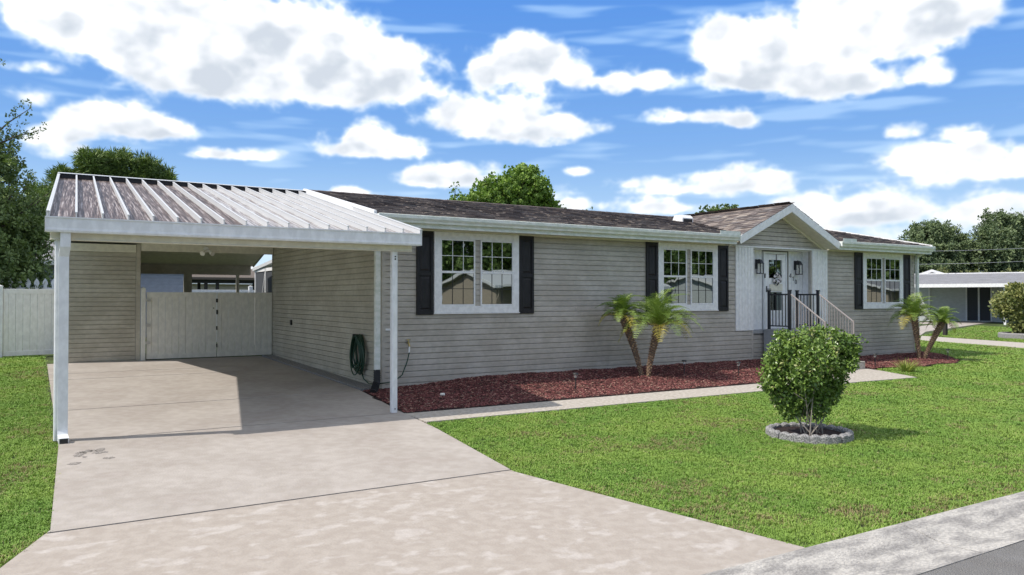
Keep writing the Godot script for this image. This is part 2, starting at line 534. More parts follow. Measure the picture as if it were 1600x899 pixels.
# a round bar through points with a radius at each, smooth across
func tube(st: SurfaceTool, pts: Array, radii: Array, sides := 8) -> void:
	var rings: Array = []
	var ref := Vector3.UP
	for i in pts.size():
		var d: Vector3 = (pts[mini(i + 1, pts.size() - 1)] - pts[maxi(i - 1, 0)]).normalized()
		if absf(d.dot(ref)) > 0.95:
			ref = Vector3.RIGHT if absf(d.x) < 0.9 else Vector3.BACK
		var u := d.cross(ref).normalized()
		var v := u.cross(d).normalized()
		ref = v
		var ring: Array = []
		for k in sides:
			var a := TAU * k / sides
			var nn := u * cos(a) + v * sin(a)
			ring.append([pts[i] + nn * radii[i], nn])
		rings.append(ring)
	for i in pts.size() - 1:
		for k in sides:
			var a = rings[i][k]
			var b = rings[i][(k + 1) % sides]
			var c = rings[i + 1][(k + 1) % sides]
			var d = rings[i + 1][k]
			smooth_quad(st, a, b, c, d)
	for e in [0, pts.size() - 1]:
		var dirn: Vector3 = (pts[0] - pts[1]).normalized() if e == 0 else (pts[e] - pts[e - 1]).normalized()
		for k in range(1, sides - 1):
			tri(st, rings[e][0][0], rings[e][k][0], rings[e][k + 1][0], dirn)

func smooth_quad(st: SurfaceTool, a: Array, b: Array, c: Array, d: Array) -> void:
	for t in [[a, b, c], [a, c, d]]:
		var p: Vector3 = t[0][0]
		var q: Vector3 = t[1][0]
		var r: Vector3 = t[2][0]
		var order := [0, 1, 2]
		if (r - p).cross(q - p).dot(t[0][1]) < 0.0:
			order = [0, 2, 1]
		for k in order:
			st.set_normal(t[k][1])
			st.add_vertex(t[k][0])

# a turned shape: outline of (radius, height) round the axis up through o
func lathe(st: SurfaceTool, prof: Array, o: Vector3, sides := 16) -> void:
	for i in prof.size() - 1:
		var p: Vector2 = prof[i]
		var q: Vector2 = prof[i + 1]
		var nrm := Vector2(q.y - p.y, p.x - q.x).normalized()
		for k in sides:
			var a0 := TAU * k / sides
			var a1 := TAU * (k + 1) / sides
			var e0 := Vector3(cos(a0), 0, sin(a0))
			var e1 := Vector3(cos(a1), 0, sin(a1))
			var n0 := e0 * nrm.x + Vector3.UP * nrm.y
			var n1 := e1 * nrm.x + Vector3.UP * nrm.y
			smooth_quad(st, [o + e0 * p.x + Vector3.UP * p.y, n0], [o + e1 * p.x + Vector3.UP * p.y, n1], [o + e1 * q.x + Vector3.UP * q.y, n1], [o + e0 * q.x + Vector3.UP * q.y, n0])

func ground_y(z: float) -> float:
	return -0.05 - 0.02 * clampf(z, -12.0, 11.0)

# a flat polygon (x, z) with thickness that lies on the sloping ground, its top lifted by up
func slab(st: SurfaceTool, poly: PackedVector2Array, up: float, deep: float) -> void:
	var n := poly.size()
	var top: Array = []
	for p in poly:
		top.append(Vector3(p.x, ground_y(p.y) + up, p.y))
	var area := 0.0
	for i in n:
		area += poly[i].cross(poly[(i + 1) % n])
	for i in n:
		var a: Vector3 = top[i]
		var b: Vector3 = top[(i + 1) % n]
		var out := Vector3(b.z - a.z, 0, a.x - b.x) * (1.0 if area > 0 else -1.0)
		quad(st, a, b, b + Vector3.DOWN * deep, a + Vector3.DOWN * deep, out)
	var ix := Geometry2D.triangulate_polygon(poly)
	for k in range(0, ix.size(), 3):
		var a: Vector3 = top[ix[k]]
		var b: Vector3 = top[ix[k + 1]]
		var c: Vector3 = top[ix[k + 2]]
		var nn := (c - a).cross(b - a).normalized()
		tri(st, a, b, c, nn if nn.y > 0 else -nn)
		tri(st, a + Vector3.DOWN * deep, b + Vector3.DOWN * deep, c + Vector3.DOWN * deep, Vector3.DOWN)

func poly(a: Array) -> PackedVector2Array:
	var p := PackedVector2Array()
	for i in range(0, a.size(), 2):
		p.append(Vector2(a[i], a[i + 1]))
	return p

# ---------------------------------------------------------------- ground, driveway, road
const DRIVE_LEFT := [-5.42, -8.0, -5.45, 2.9, -5.60, 6.62, -5.93, 7.45, -7.10, 10.06]
const DRIVE_RIGHT := [-0.34, -8.0, -0.38, -0.2, -0.72, 2.7, -0.84, 4.1, -1.22, 6.78, -1.02, 7.75, -0.52, 10.06]

func along(line: Array, z: float) -> float:
	for i in range(0, line.size() - 2, 2):
		if z <= line[i + 3]:
			return lerpf(line[i], line[i + 2], clampf((z - line[i + 1]) / (line[i + 3] - line[i + 1]), 0.0, 1.0))
	return line[line.size() - 2]

func ragged(cx: float, cz: float, rx: float, rz: float, turn: float, seed_: int, n := 26, wild := 0.35) -> PackedVector2Array:
	var f := FastNoiseLite.new()
	f.seed = seed_
	f.frequency = 0.9
	f.fractal_octaves = 3
	var p := PackedVector2Array()
	for i in n:
		var a := TAU * i / n
		var r := 1.0 + wild * 2.0 * f.get_noise_2d(cos(a) * 2.0, sin(a) * 2.0)
		p.append(Vector2(cx, cz) + Vector2(cos(a) * rx * r, sin(a) * rz * r).rotated(turn))
	return p

func build_ground() -> void:
	var st := new_st()
	for s in [[-600.0, ground_y(-12.0), -12.0, ground_y(-12.0)], [-12.0, ground_y(-12.0), 10.09, ground_y(10.09)], [10.09, -0.36, 17.6, -0.36], [17.6, -0.25, 600.0, -0.25]]:
		quad(st, Vector3(-600, s[1], s[0]), Vector3(600, s[1], s[0]), Vector3(600, s[3], s[2]), Vector3(-600, s[3], s[2]), Vector3.UP)
	structure("ground", st, M["soil"])
	# driveway: a dark bed whose colour shows in the joints, and the poured slabs
	st = new_st()
	var bed := PackedVector2Array()
	for i in range(0, DRIVE_LEFT.size(), 2):
		bed.append(Vector2(DRIVE_LEFT[i] + 0.02, DRIVE_LEFT[i + 1] - 0.01))
	for i in range(DRIVE_RIGHT.size() - 2, -1, -2):
		bed.append(Vector2(DRIVE_RIGHT[i] - 0.02, DRIVE_RIGHT[i + 1] - 0.01))
	slab(st, bed, 0.010, 0.05)
	var drive := structure("driveway", st, M["joint"])
	var cuts := [-8.0, -5.55, -4.37, -0.06, 2.62, 6.70, 10.06]
	for i in cuts.size() - 1:
		var z0: float = cuts[i] + 0.017
		var z1: float = cuts[i + 1] - 0.017
		var pts := PackedVector2Array()
		for z in stops(DRIVE_LEFT, z0, z1):
			pts.append(Vector2(along(DRIVE_LEFT, z), z))
		var back := stops(DRIVE_RIGHT, z0, z1)
		back.reverse()
		for z in back:
			pts.append(Vector2(along(DRIVE_RIGHT, z), z))
		st = new_st()
		slab(st, pts, 0.022, 0.08)
		obj("slab", st, M["apron"] if i == cuts.size() - 2 else M["drive"], drive)
	# dark smudges below the rain spout and by the walk
	var smudge := RandomNumberGenerator.new()
	smudge.seed = 12
	for k in 12:
		var at := Vector2(-5.20, 3.35) + Vector2(smudge.randfn() * 0.10, absf(smudge.randfn()) * 0.34)
		st = new_st()
		slab(st, ragged(at.x, at.y, smudge.randf_range(0.02, 0.07), smudge.randf_range(0.03, 0.08), smudge.randf_range(-0.4, 0.4), 200 + k, 16, 0.4), 0.0255, 0.002)
		obj("stain", st, M["stain"], drive)
	st = new_st()
	slab(st, poly([-0.32, -7.9, -0.02, -7.9, -0.02, -0.15, -0.36, -0.15]), 0.05, 0.1)
	obj("edge_strip", st, M["edging"], drive)
	# front walk with a pad at the steps
	st = new_st()
	slab(st, poly([-0.70, 2.72, 9.95, 2.72, 9.95, 3.5, -0.78, 3.5]), 0.006, 0.05)
	var walk := structure("front_walk", st, M["joint"])
	var xs := [-0.74, 1.6, 4.4, 7.2, 9.96]
	for i in xs.size() - 1:
		st = new_st()
		slab(st, poly([xs[i] + 0.006, 2.69, xs[i + 1] - 0.006, 2.69, xs[i + 1] - 0.006, 3.54, xs[i] + 0.006, 3.54]), 0.024, 0.08)
		obj("slab", st, M["walk"], walk)
	st = new_st()
	slab(st, poly([9.975, 2.4, 10.5, 1.75, 12.45, 1.75, 12.3, 2.4, 11.75, 3.62, 9.975, 3.54]), 0.024, 0.08)
	obj("slab", st, M["walk"], walk)
	# curb and gutter, cast in lengths
	var curb := Node3D.new()
	curb.name = "curb"
	curb.set_meta("kind", "structure")
	add_child(curb)
	var prof := PackedVector2Array([Vector2(10.08, -0.45), Vector2(10.08, -0.205), Vector2(10.13, -0.195), Vector2(10.28, -0.215), Vector2(10.42, -0.25), Vector2(10.56, -0.262), Vector2(10.80, -0.252), Vector2(10.80, -0.45)])
	var x := -36.0
	while x < 60.0:
		st = new_st()
		extrude(st, prof, Vector3(x + 0.006, 0, 0), Vector3.BACK, Vector3.UP, Vector3.RIGHT, 3.05 - 0.012)
		obj("curb_section", st, M["curb"], curb)
		x += 3.05
	st = new_st()
	quad(st, Vector3(-300, -0.258, 10.803), Vector3(300, -0.258, 10.803), Vector3(300, -0.258, 17.4), Vector3(-300, -0.258, 17.4), Vector3.UP)
	structure("road", st, M["asphalt"])
	# the neighbouring plot's paths
	st = new_st()
	slab(st, poly([24.6, -3.9, 27.4, -5.5, 26.4, 9.9, 23.2, 9.9]), 0.02, 0.06)
	structure("neighbour_driveway", st, M["walk"])
	st = new_st()
	slab(st, poly([27.45, -5.6, 30.8, -7.3, 37.8, -9.4, 47.0, -12.2, 47.5, -15.0, 41.0, -13.8, 29.0, -8.0]), 0.02, 0.06)
	structure("neighbour_carport_floor", st, M["drive"])

func stops(line: Array, z0: float, z1: float) -> Array:
	var a := [z0]
	for i in range(1, line.size(), 2):
		if line[i] > z0 + 0.01 and line[i] < z1 - 0.01:
			a.append(line[i])
	a.append(z1)
	return a

# ---------------------------------------------------------------- house
func board_profile(lap: float) -> PackedVector2Array:
	return PackedVector2Array([Vector2(-0.012, 0), Vector2(0.017, 0), Vector2(0.013, lap - 0.015), Vector2(-0.007, lap - 0.012), Vector2(-0.007, lap), Vector2(-0.012, lap)])

# rows of lap siding between a and b (points at the foot of the wall), each board a part
func siding(parent: Node, a: Vector3, b: Vector3, outward: Vector3, y0: float, rows: int, m: Material, seam := 3.66, seed_ := 1, lap := LAP) -> void:
	var r := RandomNumberGenerator.new()
	r.seed = seed_
	var d := (b - a).normalized()
	var length := a.distance_to(b)
	var prof := board_profile(lap)
	for j in rows:
		var cuts := [0.0]
		if seam > 0.0:
			var s := seam * (0.25 + 0.25 * ((j / 2) % 3)) + r.randf_range(-0.1, 0.1)
			while s < length - 0.5:
				cuts.append(s)
				s += seam
		cuts.append(length)
		for k in cuts.size() - 1:
			var st := new_st()
			extrude(st, prof, a + d * (cuts[k] + (0.0015 if k else 0.0)) + Vector3.UP * (y0 + j * lap), outward, Vector3.UP, d, cuts[k + 1] - cuts[k] - (0.003 if k else 0.0015))
			obj("siding_board", st, m, parent)

func main_roof_y(z: float) -> float:
	return 3.33 + ROOF_PITCH * (0.42 - z) if z > -4.0 else 3.33 + ROOF_PITCH * (0.42 + 8.0 + z)

func build_house() -> void:
	var house := thing("house", "long single-storey grey-sided home with brown shingle roof, dark shutters and gabled entry", "house", Vector3(8.84, 0, -4.0))
	var st := new_st()
	# front wall
	box(st, Vector3(0.02, -0.1, -0.12), Vector3(10.36, 3.16, -0.013))
	box(st, Vector3(12.76, -0.1, -0.12), Vector3(17.66, 3.16, -0.013))
	box(st, Vector3(10.36, 3.05, -0.12), Vector3(12.76, 3.16, -0.013))
	var wall := obj("front_wall", st, M["wall_core"], house)
	siding(wall, Vector3(0.05, 0, 0), Vector3(10.35, 0, 0), Vector3.BACK, -0.03, 28, M["siding"], 3.66, 3)
	siding(wall, Vector3(12.77, 0, 0), Vector3(17.63, 0, 0), Vector3.BACK, -0.03, 28, M["siding"], 3.66, 4)
	siding(wall, Vector3(10.352, 0, 0), Vector3(12.768, 0, 0), Vector3.BACK, -0.03 + 27 * LAP, 1, M["siding"], 0.0, 5)
	for x in [-0.012, 10.30, 12.70, 17.62]:
		obj("corner_post", box_st(Vector3(x, -0.04, -0.06), Vector3(x + 0.07, 3.13, 0.022)), M["siding"], wall)
	# end wall under the carport, back and far walls
	wall = obj("end_wall", box_st(Vector3(0.014, -0.1, -7.97), Vector3(0.12, 3.16, -0.125)), M["wall_core"], house)
	siding(wall, Vector3(0, 0, -7.96), Vector3(0, 0, -0.065), Vector3.LEFT, -0.03, 29, M["siding_tan"], 3.66, 6)
	obj("corner_post", box_st(Vector3(-0.02, -0.04, -8.03), Vector3(0.05, 3.13, -7.965)), M["siding_tan"], wall)
	obj("rear_wall", box_st(Vector3(0.02, -0.1, -8.0), Vector3(17.66, 3.16, -7.975)), M["siding"], house)
	obj("far_wall", box_st(Vector3(17.60, -0.1, -7.97), Vector3(17.68, 3.16, -0.125)), M["siding"], house)
	for x in [0.0, 17.64]:
		st = new_st()
		extrude(st, poly([-8.0, 3.16, 0.0, 3.16, -4.0, 4.02]), Vector3(x, 0, 0), Vector3.BACK, Vector3.UP, Vector3.RIGHT, 0.04)
		obj("gable_end", st, M["siding_tan"] if x < 1.0 else M["siding"], house)
	build_roof(house)
	build_entry(house)
	# twin windows with shutters at each side
	for x in [1.09, 7.045, 15.05]:
		window(house, x)
		for sx in [x - 0.385, x + 2.015]:
			shutter(house, sx)
	# rain pipes
	st = new_st()
	bevel_box(st, Vector3(-0.185, 0.34, 0.03), Vector3(-0.075, 3.12, 0.11), 0.012, 1)
	var pipe := obj("downspout", st, M["gutter_white"], house)
	st = new_st()
	tube(st, [Vector3(-0.13, 0.37, 0.07), Vector3(-0.14, 0.16, 0.09), Vector3(-0.22, 0.03, 0.22), Vector3(-0.34, -0.02, 0.40)], [0.062, 0.062, 0.064, 0.066], 10)
	for k in 14:
		var t := k / 13.0
		var p := Vector3(-0.13, 0.36, 0.07).lerp(Vector3(-0.14, 0.14, 0.09), minf(t * 2.0, 1.0)) if t < 0.5 else Vector3(-0.15, 0.13, 0.10).lerp(Vector3(-0.34, -0.02, 0.40), (t - 0.5) * 2.0)
		var d := Vector3(0, -1, 0.1).normalized() if t < 0.5 else Vector3(-0.5, -0.4, 0.75).normalized()
		tube(st, [p - d * 0.006, p + d * 0.006], [0.072, 0.072], 10)
	obj("outlet_hose", st, M["dark_plastic"], pipe)
	st = new_st()
	bevel_box(st, Vector3(17.70, -0.06, 0.03), Vector3(17.80, 2.98, 0.11), 0.012, 1)
	tube(st, [Vector3(17.75, 2.96, 0.07), Vector3(17.75, 3.06, 0.10), Vector3(17.78, 3.14, 0.30), Vector3(17.78, 3.20, 0.46)], [0.052, 0.055, 0.055, 0.052], 10)
	obj("downspout", st, M["gutter_white"], house)
	# sockets and tap on the walls
	st = box_st(Vector3(-0.055, 1.04, -6.11), Vector3(-0.016, 1.17, -6.02))
	obj("outlet_box", st, M["dark_plastic"], house)
	st = new_st()
	tube(st, [Vector3(0.52, 0.86, 0.0), Vector3(0.52, 0.86, 0.09)], [0.016, 0.016], 8)
	tube(st, [Vector3(0.52, 0.86, 0.085), Vector3(0.52, 0.79, 0.12)], [0.018, 0.02], 8)
	tube(st, [Vector3(0.52, 0.92, 0.07), Vector3(0.52, 0.935, 0.07)], [0.04, 0.04], 10)
	tube(st, [Vector3(0.52, 0.86, 0.07), Vector3(0.52, 0.93, 0.07)], [0.01, 0.01], 6)
	obj("tap", st, M["brass"], house)
	obj("wall_plate", box_st(Vector3(0.06, 1.11, 0.018), Vector3(0.17, 1.15, 0.026)), M["white"], house)

func tab_mesh(w: float, c: Color) -> ArrayMesh:
	var st := new_st()
	tab(st, Vector3.ZERO, Vector3.RIGHT, Vector3.FORWARD, Vector3.UP, w, c)
	return st.commit()

# one shingle tab: thick at its butt, thin where the next course covers it
func tab(st: SurfaceTool, o: Vector3, u: Vector3, v: Vector3, n: Vector3, w: float, c: Color, deep := 0.175, butt := 0.016) -> void:
	st.set_color(c)
	var a := o + n * butt
	var b := o + u * w + n * butt
	var cc := o + u * w + v * deep + n * 0.002
	var d := o + v * deep + n * 0.002
	quad(st, a, b, cc, d, n)
	quad(st, o, o + u * w, b, a, -v)
	tri(st, o, a, d, -u)
	tri(st, o + u * w, b, cc, u)

const SHINGLE_TONES := [Vector3(0.271, 0.232, 0.217), Vector3(0.212, 0.180, 0.171), Vector3(0.350, 0.298, 0.266), Vector3(0.155, 0.135, 0.131), Vector3(0.426, 0.365, 0.321), Vector3(0.243, 0.219, 0.213)]

func build_roof(house: Node) -> void:
	# deck: front and back slopes as one sheet with thickness
	var st := new_st()
	var t := 0.07
	for seg in [[-0.28, 9.38, 0.42], [9.38, 13.40, -0.05], [13.40, 17.96, 0.42]]:
		var e: float = seg[2]
		extrude(st, poly([e, main_roof_y(e), -4.0, main_roof_y(-4.0), -8.42, main_roof_y(0.42), -8.42, main_roof_y(0.42) - t, -4.0, main_roof_y(-4.0) - t, e, main_roof_y(e) - t]), Vector3(seg[0], 0, 0), Vector3.BACK, Vector3.UP, Vector3.RIGHT, seg[1] - seg[0])
	var roof := obj("roof", st, M["roof_brown"], house)
	# shingle tabs on the front slope
	var u := Vector3.RIGHT
	var v := Vector3(0, ROOF_PITCH, -1).normalized()
	var n := Vector3(0, 1, ROOF_PITCH).normalized()
	var r := RandomNumberGenerator.new()
	r.seed = 77
	var widths := [0.15, 0.2, 0.26, 0.33, 0.42]
	var tabs: Array = []
	var course := 0.146
	for j in 31:
		var x := -0.279
		while x < 17.81:
			var k := r.randi_range(0, 4)
			if x > 17.5:
				k = 0
			var w: float = widths[k]
			var o := Vector3(x, main_roof_y(0.42), 0.42) + v * (j * course - 0.012) + n * (0.004 + (0.007 if r.randf() < 0.45 else 0.0))
			if o.z < -0.1 or x + w < 9.40 or x > 13.36:
				tabs.append([o, k, r.randi_range(0, 5), (o - Vector3(-5.74, 1.745, 14.06)).length()])
			x += w + 0.004
	tabs.sort_custom(func(p, q): return p[3] < q[3])
	var shared := {}
	var rest := new_st()
	for i in tabs.size():
		var e = tabs[i]
		var tone: Vector3 = SHINGLE_TONES[e[2]]
		var c := Color(tone.x, tone.y, tone.z)
		if i < 300:
			var key: int = e[1] * 10 + e[2]
			if not shared.has(key):
				shared[key] = tab_mesh(widths[e[1]], c)
			var o := inst("shingle", shared[key], M["shingle"], roof, e[0])
			o.basis = Basis(u, n, -v)
		else:
			tab(rest, e[0], u, v, n, widths[e[1]], c)
	var field := obj("shingle_field", rest, M["shingle"], roof)
	field.set_meta("kind", "stuff")
	# ridge cap
	st = new_st()
	var x := -0.279
	while x < 17.7:
		st.set_color(Color(0.22, 0.175, 0.165).lerp(Color(0.15, 0.12, 0.115), r.randf()))
		extrude(st, PackedVector2Array([Vector2(-0.15, -0.012), Vector2(0, 0.022), Vector2(0.15, -0.012), Vector2(0.15, 0.0), Vector2(0, 0.036), Vector2(-0.15, 0.0)]), Vector3(x, main_roof_y(-4.0), -4.0), Vector3.BACK, Vector3.UP, Vector3(1, -0.02, 0).normalized(), 0.30)
		x += 0.28
	obj("ridge_cap", st, M["shingle"], roof)
	# white rake boards at both ends
	for rx in [-0.335, 17.965]:
		st = new_st()
		extrude(st, poly([0.42, main_roof_y(0.42) + 0.045, -4.0, main_roof_y(-4.0) + 0.045, -8.42, main_roof_y(0.42) + 0.045, -8.42, main_roof_y(0.42) - 0.17, -4.0, main_roof_y(-4.0) - 0.17, 0.42, main_roof_y(0.42) - 0.17]), Vector3(rx, 0, 0), Vector3.BACK, Vector3.UP, Vector3.RIGHT, 0.054)
		obj("rake_board", st, M["white"], house)
	# porch gable roof
	var apex := 4.225
	var half := 2.02
	var low := apex - 0.47 * half
	for side in [-1, 1]:
		st = new_st()
		var front_top := Vector3(11.37, apex, 0.46)
		var front_low := Vector3(11.37 + side * half, low, 0.46)
		var back := Vector3(11.37, apex, 0.42 - (apex - 3.33) / ROOF_PITCH)
		var nn := (front_low - front_top).cross(back - front_top).normalized()
		if nn.y < 0: nn = -nn
		tri(st, front_top, front_low, back, nn)
		tri(st, front_top - nn * 0.05, front_low - nn * 0.05, back - nn * 0.05, -nn)
		quad(st, front_top, front_low, front_low - nn * 0.05, front_top - nn * 0.05, Vector3.BACK)
		var slope := obj("porch_roof", st, M["roof_brown"], house)
		st = new_st()
		var up := (front_top - front_low).normalized()
		var slope_len := front_top.distance_to(front_low)
		for j in 16:
			var s := j * course
			if s > slope_len: break
			var p := front_low + up * s
			var zv := 0.42 - (p.y - 3.33) / ROOF_PITCH
			var z := 0.47
			while z > zv - 0.1:
				var k := r.randi_range(0, 4)
				var tone: Vector3 = SHINGLE_TONES[r.randi_range(0, 5)]
				tab(st, Vector3(p.x, p.y, z) + nn * (0.004 + (0.007 if r.randf() < 0.45 else 0.0)), Vector3.FORWARD, up, nn, widths[k], Color(tone.x, tone.y, tone.z))
				z -= widths[k] + 0.004
		obj("shingle_field", st, M["shingle"], slope).set_meta("kind", "stuff")
		# bargeboard and soffit of the gable
		st = new_st()
		var bo := Vector3(11.37, apex + 0.005, 0.44)
		var dn := Vector3(side * 1.0, -0.47, 0).normalized()
		var pr := Vector3(side * 0.47, 1.0, 0).normalized()
		var bl: float = half / dn.x * side + 0.02
		extrude(st, PackedVector2Array([Vector2(0, 0), Vector2(bl, 0), Vector2(bl, -0.19), Vector2(0.09, -0.19)]), bo, dn, pr, Vector3.BACK, 0.03)
		obj("bargeboard", st, M["white"], house)
		st = new_st()
		extrude(st, PackedVector2Array([Vector2(0.11, -0.20), Vector2(bl - 0.05, -0.20), Vector2(bl - 0.05, -0.185), Vector2(0.10, -0.185)]), Vector3(11.37, apex, 0.02), dn, pr, Vector3.BACK, 0.415)
		obj("gable_soffit", st, M["cream"], house)
		# frieze strip where the soffit meets the gable wall
		st = new_st()
		extrude(st, PackedVector2Array([Vector2(0.14, -0.25), Vector2(bl - 0.02, -0.25), Vector2(bl - 0.02, -0.202), Vector2(0.12, -0.202)]), Vector3(11.37, apex, 0.018), dn, pr, Vector3.BACK, 0.022)
		obj("frieze", st, M["cream"], house)
	st = new_st()
	for k in 14:
		st.set_color(Color(0.25, 0.20, 0.18))
		extrude(st, PackedVector2Array([Vector2(-0.13, -0.06), Vector2(0, 0.018), Vector2(0.13, -0.06), Vector2(0.13, -0.046), Vector2(0, 0.032), Vector2(-0.13, -0.046)]), Vector3(11.37, apex, 0.46 - k * 0.30), Vector3.RIGHT, Vector3.UP, Vector3.FORWARD, 0.295)
	obj("ridge_cap", st, M["shingle"], house)
	# gable wall with its boards, cut to the slope
	st = new_st()
	extrude(st, poly([9.42, 3.165, 13.32, 3.165, 11.37, 4.03]), Vector3(0, 0, -0.05), Vector3.RIGHT, Vector3.UP, Vector3.BACK, 0.036)
	var gable := obj("gable_wall", st, M["wall_core"], house)
	for j in 8:
		var y0 := -0.03 + (28 + j) * LAP
		var hw := (4.00 - y0) / 0.47
		if hw < 0.15: break
		st = new_st()
		var hw2 := maxf((4.00 - y0 - LAP) / 0.47, 0.02)
		# two faces: the sloped ends follow the roof
		var f := 0.017
		var a := Vector3(11.37 - hw, y0, f)
		var b := Vector3(11.37 + hw, y0, f)
		var c := Vector3(11.37 + hw2, y0 + LAP - 0.014, 0.013)
		var d := Vector3(11.37 - hw2, y0 + LAP - 0.014, 0.013)
		quad(st, a, b, c, d, Vector3.BACK)
		quad(st, a, b, b - Vector3(0, 0, 0.029), a - Vector3(0, 0, 0.029), Vector3.DOWN)
		quad(st, d, c, c - Vector3(0, 0, 0.02), d - Vector3(0, 0, 0.02), Vector3.UP)
		obj("siding_board", st, M["siding"], gable)
	# flat soffits, fascia and gutters on both sides of the gable
	for seg in [[-0.28, 9.33], [13.41, 17.96]]:
		obj("soffit", box_st(Vector3(seg[0], 3.105, 0.02), Vector3(seg[1], 3.125, 0.395)), M["cream"], house)
		obj("fascia", box_st(Vector3(seg[0], 3.09, 0.396), Vector3(seg[1], 3.30, 0.416)), M["gutter_white"], house)
		obj("wall_trim", box_st(Vector3(maxf(seg[0], 0.0), 3.075, 0.019), Vector3(minf(seg[1], 17.68), 3.103, 0.034)), M["cream"], house)
		st = new_st()
		var g0: float = seg[0] + (0.0 if seg[0] < 0 else -0.02)
		extrude(st, PackedVector2Array([Vector2(0.418, 3.175), Vector2(0.49, 3.175), Vector2(0.50, 3.21), Vector2(0.535, 3.255), Vector2(0.54, 3.315), Vector2(0.528, 3.322), Vector2(0.524, 3.262), Vector2(0.47, 3.215), Vector2(0.48, 3.19), Vector2(0.43, 3.19), Vector2(0.43, 3.32), Vector2(0.418, 3.32)]), Vector3(g0, 0, 0), Vector3.BACK, Vector3.UP, Vector3.RIGHT, seg[1] - g0)
		box(st, Vector3(g0 - 0.004, 3.175, 0.42), Vector3(g0 + 0.004, 3.315, 0.535))
		box(st, Vector3(seg[1] - 0.004, 3.175, 0.42), Vector3(seg[1] + 0.004, 3.315, 0.535))
		obj("gutter", st, M["gutter_white"], house)
	# splash guards where the valleys reach the gutters
	obj("splash_guard", box_st(Vector3(8.62, 3.31, 0.526), Vector3(9.33, 3.40, 0.532)), M["gutter_white"], house)
	obj("splash_guard", box_st(Vector3(13.44, 3.31, 0.526), Vector3(14.04, 3.40, 0.532)), M["gutter_white"], house)
	# white vent box on the roof
	st = new_st()
	extrude(st, PackedVector2Array([Vector2(0, -0.1), Vector2(0, 0.13), Vector2(-0.10, 0.22), Vector2(-0.34, 0.22), Vector2(-0.42, 0.05), Vector2(-0.42, -0.1)]), Vector3(10.1, main_roof_y(-2.35), -2.3), Vector3.BACK, Vector3.UP, Vector3.RIGHT, 0.42)
	var vent := obj("roof_vent", st, M["white"], house)
	obj("vent_slot", box_st(Vector3(10.14, main_roof_y(-2.35) + 0.01, -2.30), Vector3(10.48, main_roof_y(-2.35) + 0.10, -2.29)), M["dark_plastic"], vent)

func window(house: Node, x: float) -> void:
	var y0 := 1.44
	var y1 := 3.072
	var w := 2.0
	var tr := 0.14
	var z0 := 0.0
	var z1 := 0.05
	var st := new_st()
	bevel_box(st, Vector3(x, y0, z0), Vector3(x + tr, y1, z1), 0.006, 1)
	bevel_box(st, Vector3(x + w - tr, y0, z0), Vector3(x + w, y1, z1), 0.006, 1)
	bevel_box(st, Vector3(x + tr, y1 - 0.135, z0), Vector3(x + w - tr, y1, z1 - 0.002), 0.006, 0)
	bevel_box(st, Vector3(x + tr, y0, z0), Vector3(x + w - tr, y0 + 0.135, z1 - 0.002), 0.006, 0)
	box(st, Vector3(x - 0.01, y0 - 0.022, z0), Vector3(x + w + 0.01, y0 - 0.002, z1 + 0.012))
	var win := obj("window", st, M["white"], house)
	var gw := (w - 2 * tr - 0.13) / 2.0
	for i in 2:
		var a := x + tr + i * (gw + 0.13)
		var b := a + gw
		var lo := y0 + 0.137
		var hi := y1 - 0.137
		var mid := (lo + hi) / 2.0 + 0.01
		st = new_st()
		box(st, Vector3(a, lo, 0.018), Vector3(a + 0.03, hi, 0.044))
		box(st, Vector3(b - 0.03, lo, 0.018), Vector3(b, hi, 0.044))
		box(st, Vector3(a + 0.03, hi - 0.03, 0.018), Vector3(b - 0.03, hi, 0.043))
		box(st, Vector3(a + 0.03, lo, 0.018), Vector3(b - 0.03, lo + 0.035, 0.043))
		box(st, Vector3(a + 0.03, mid - 0.022, 0.018), Vector3(b - 0.03, mid + 0.022, 0.045))
		obj("sash", st, M["white"], win)
		# panes and glazing bars
		for half in 2:
			var p0 := (mid + 0.022) if half == 0 else (lo + 0.035)
			var p1 := (hi - 0.03) if half == 0 else (mid - 0.022)
			var zg := 0.030 if half == 0 else 0.024
			var pw := (gw - 0.06) / 3.0
			var ph := (p1 - p0) / 2.0
			st = new_st()
			for k in 2:
				box(st, Vector3(a + 0.03 + pw * (k + 1) - 0.006, p0, zg), Vector3(a + 0.03 + pw * (k + 1) + 0.006, p1, zg + 0.008))
			box(st, Vector3(a + 0.03, p0 + ph - 0.006, zg), Vector3(b - 0.03, p0 + ph + 0.006, zg + 0.0075))
			obj("glazing_bar", st, M["white"] if half == 0 else M["dark_plastic"], win)
			for cx in 3:
				for cy in 2:
					st = box_st(Vector3(a + 0.03 + pw * cx + 0.004, p0 + ph * cy + 0.004, zg - 0.004), Vector3(a + 0.03 + pw * (cx + 1) - 0.004, p0 + ph * (cy + 1) - 0.004, zg + 0.002))
					obj("pane", st, M["glass"], win)

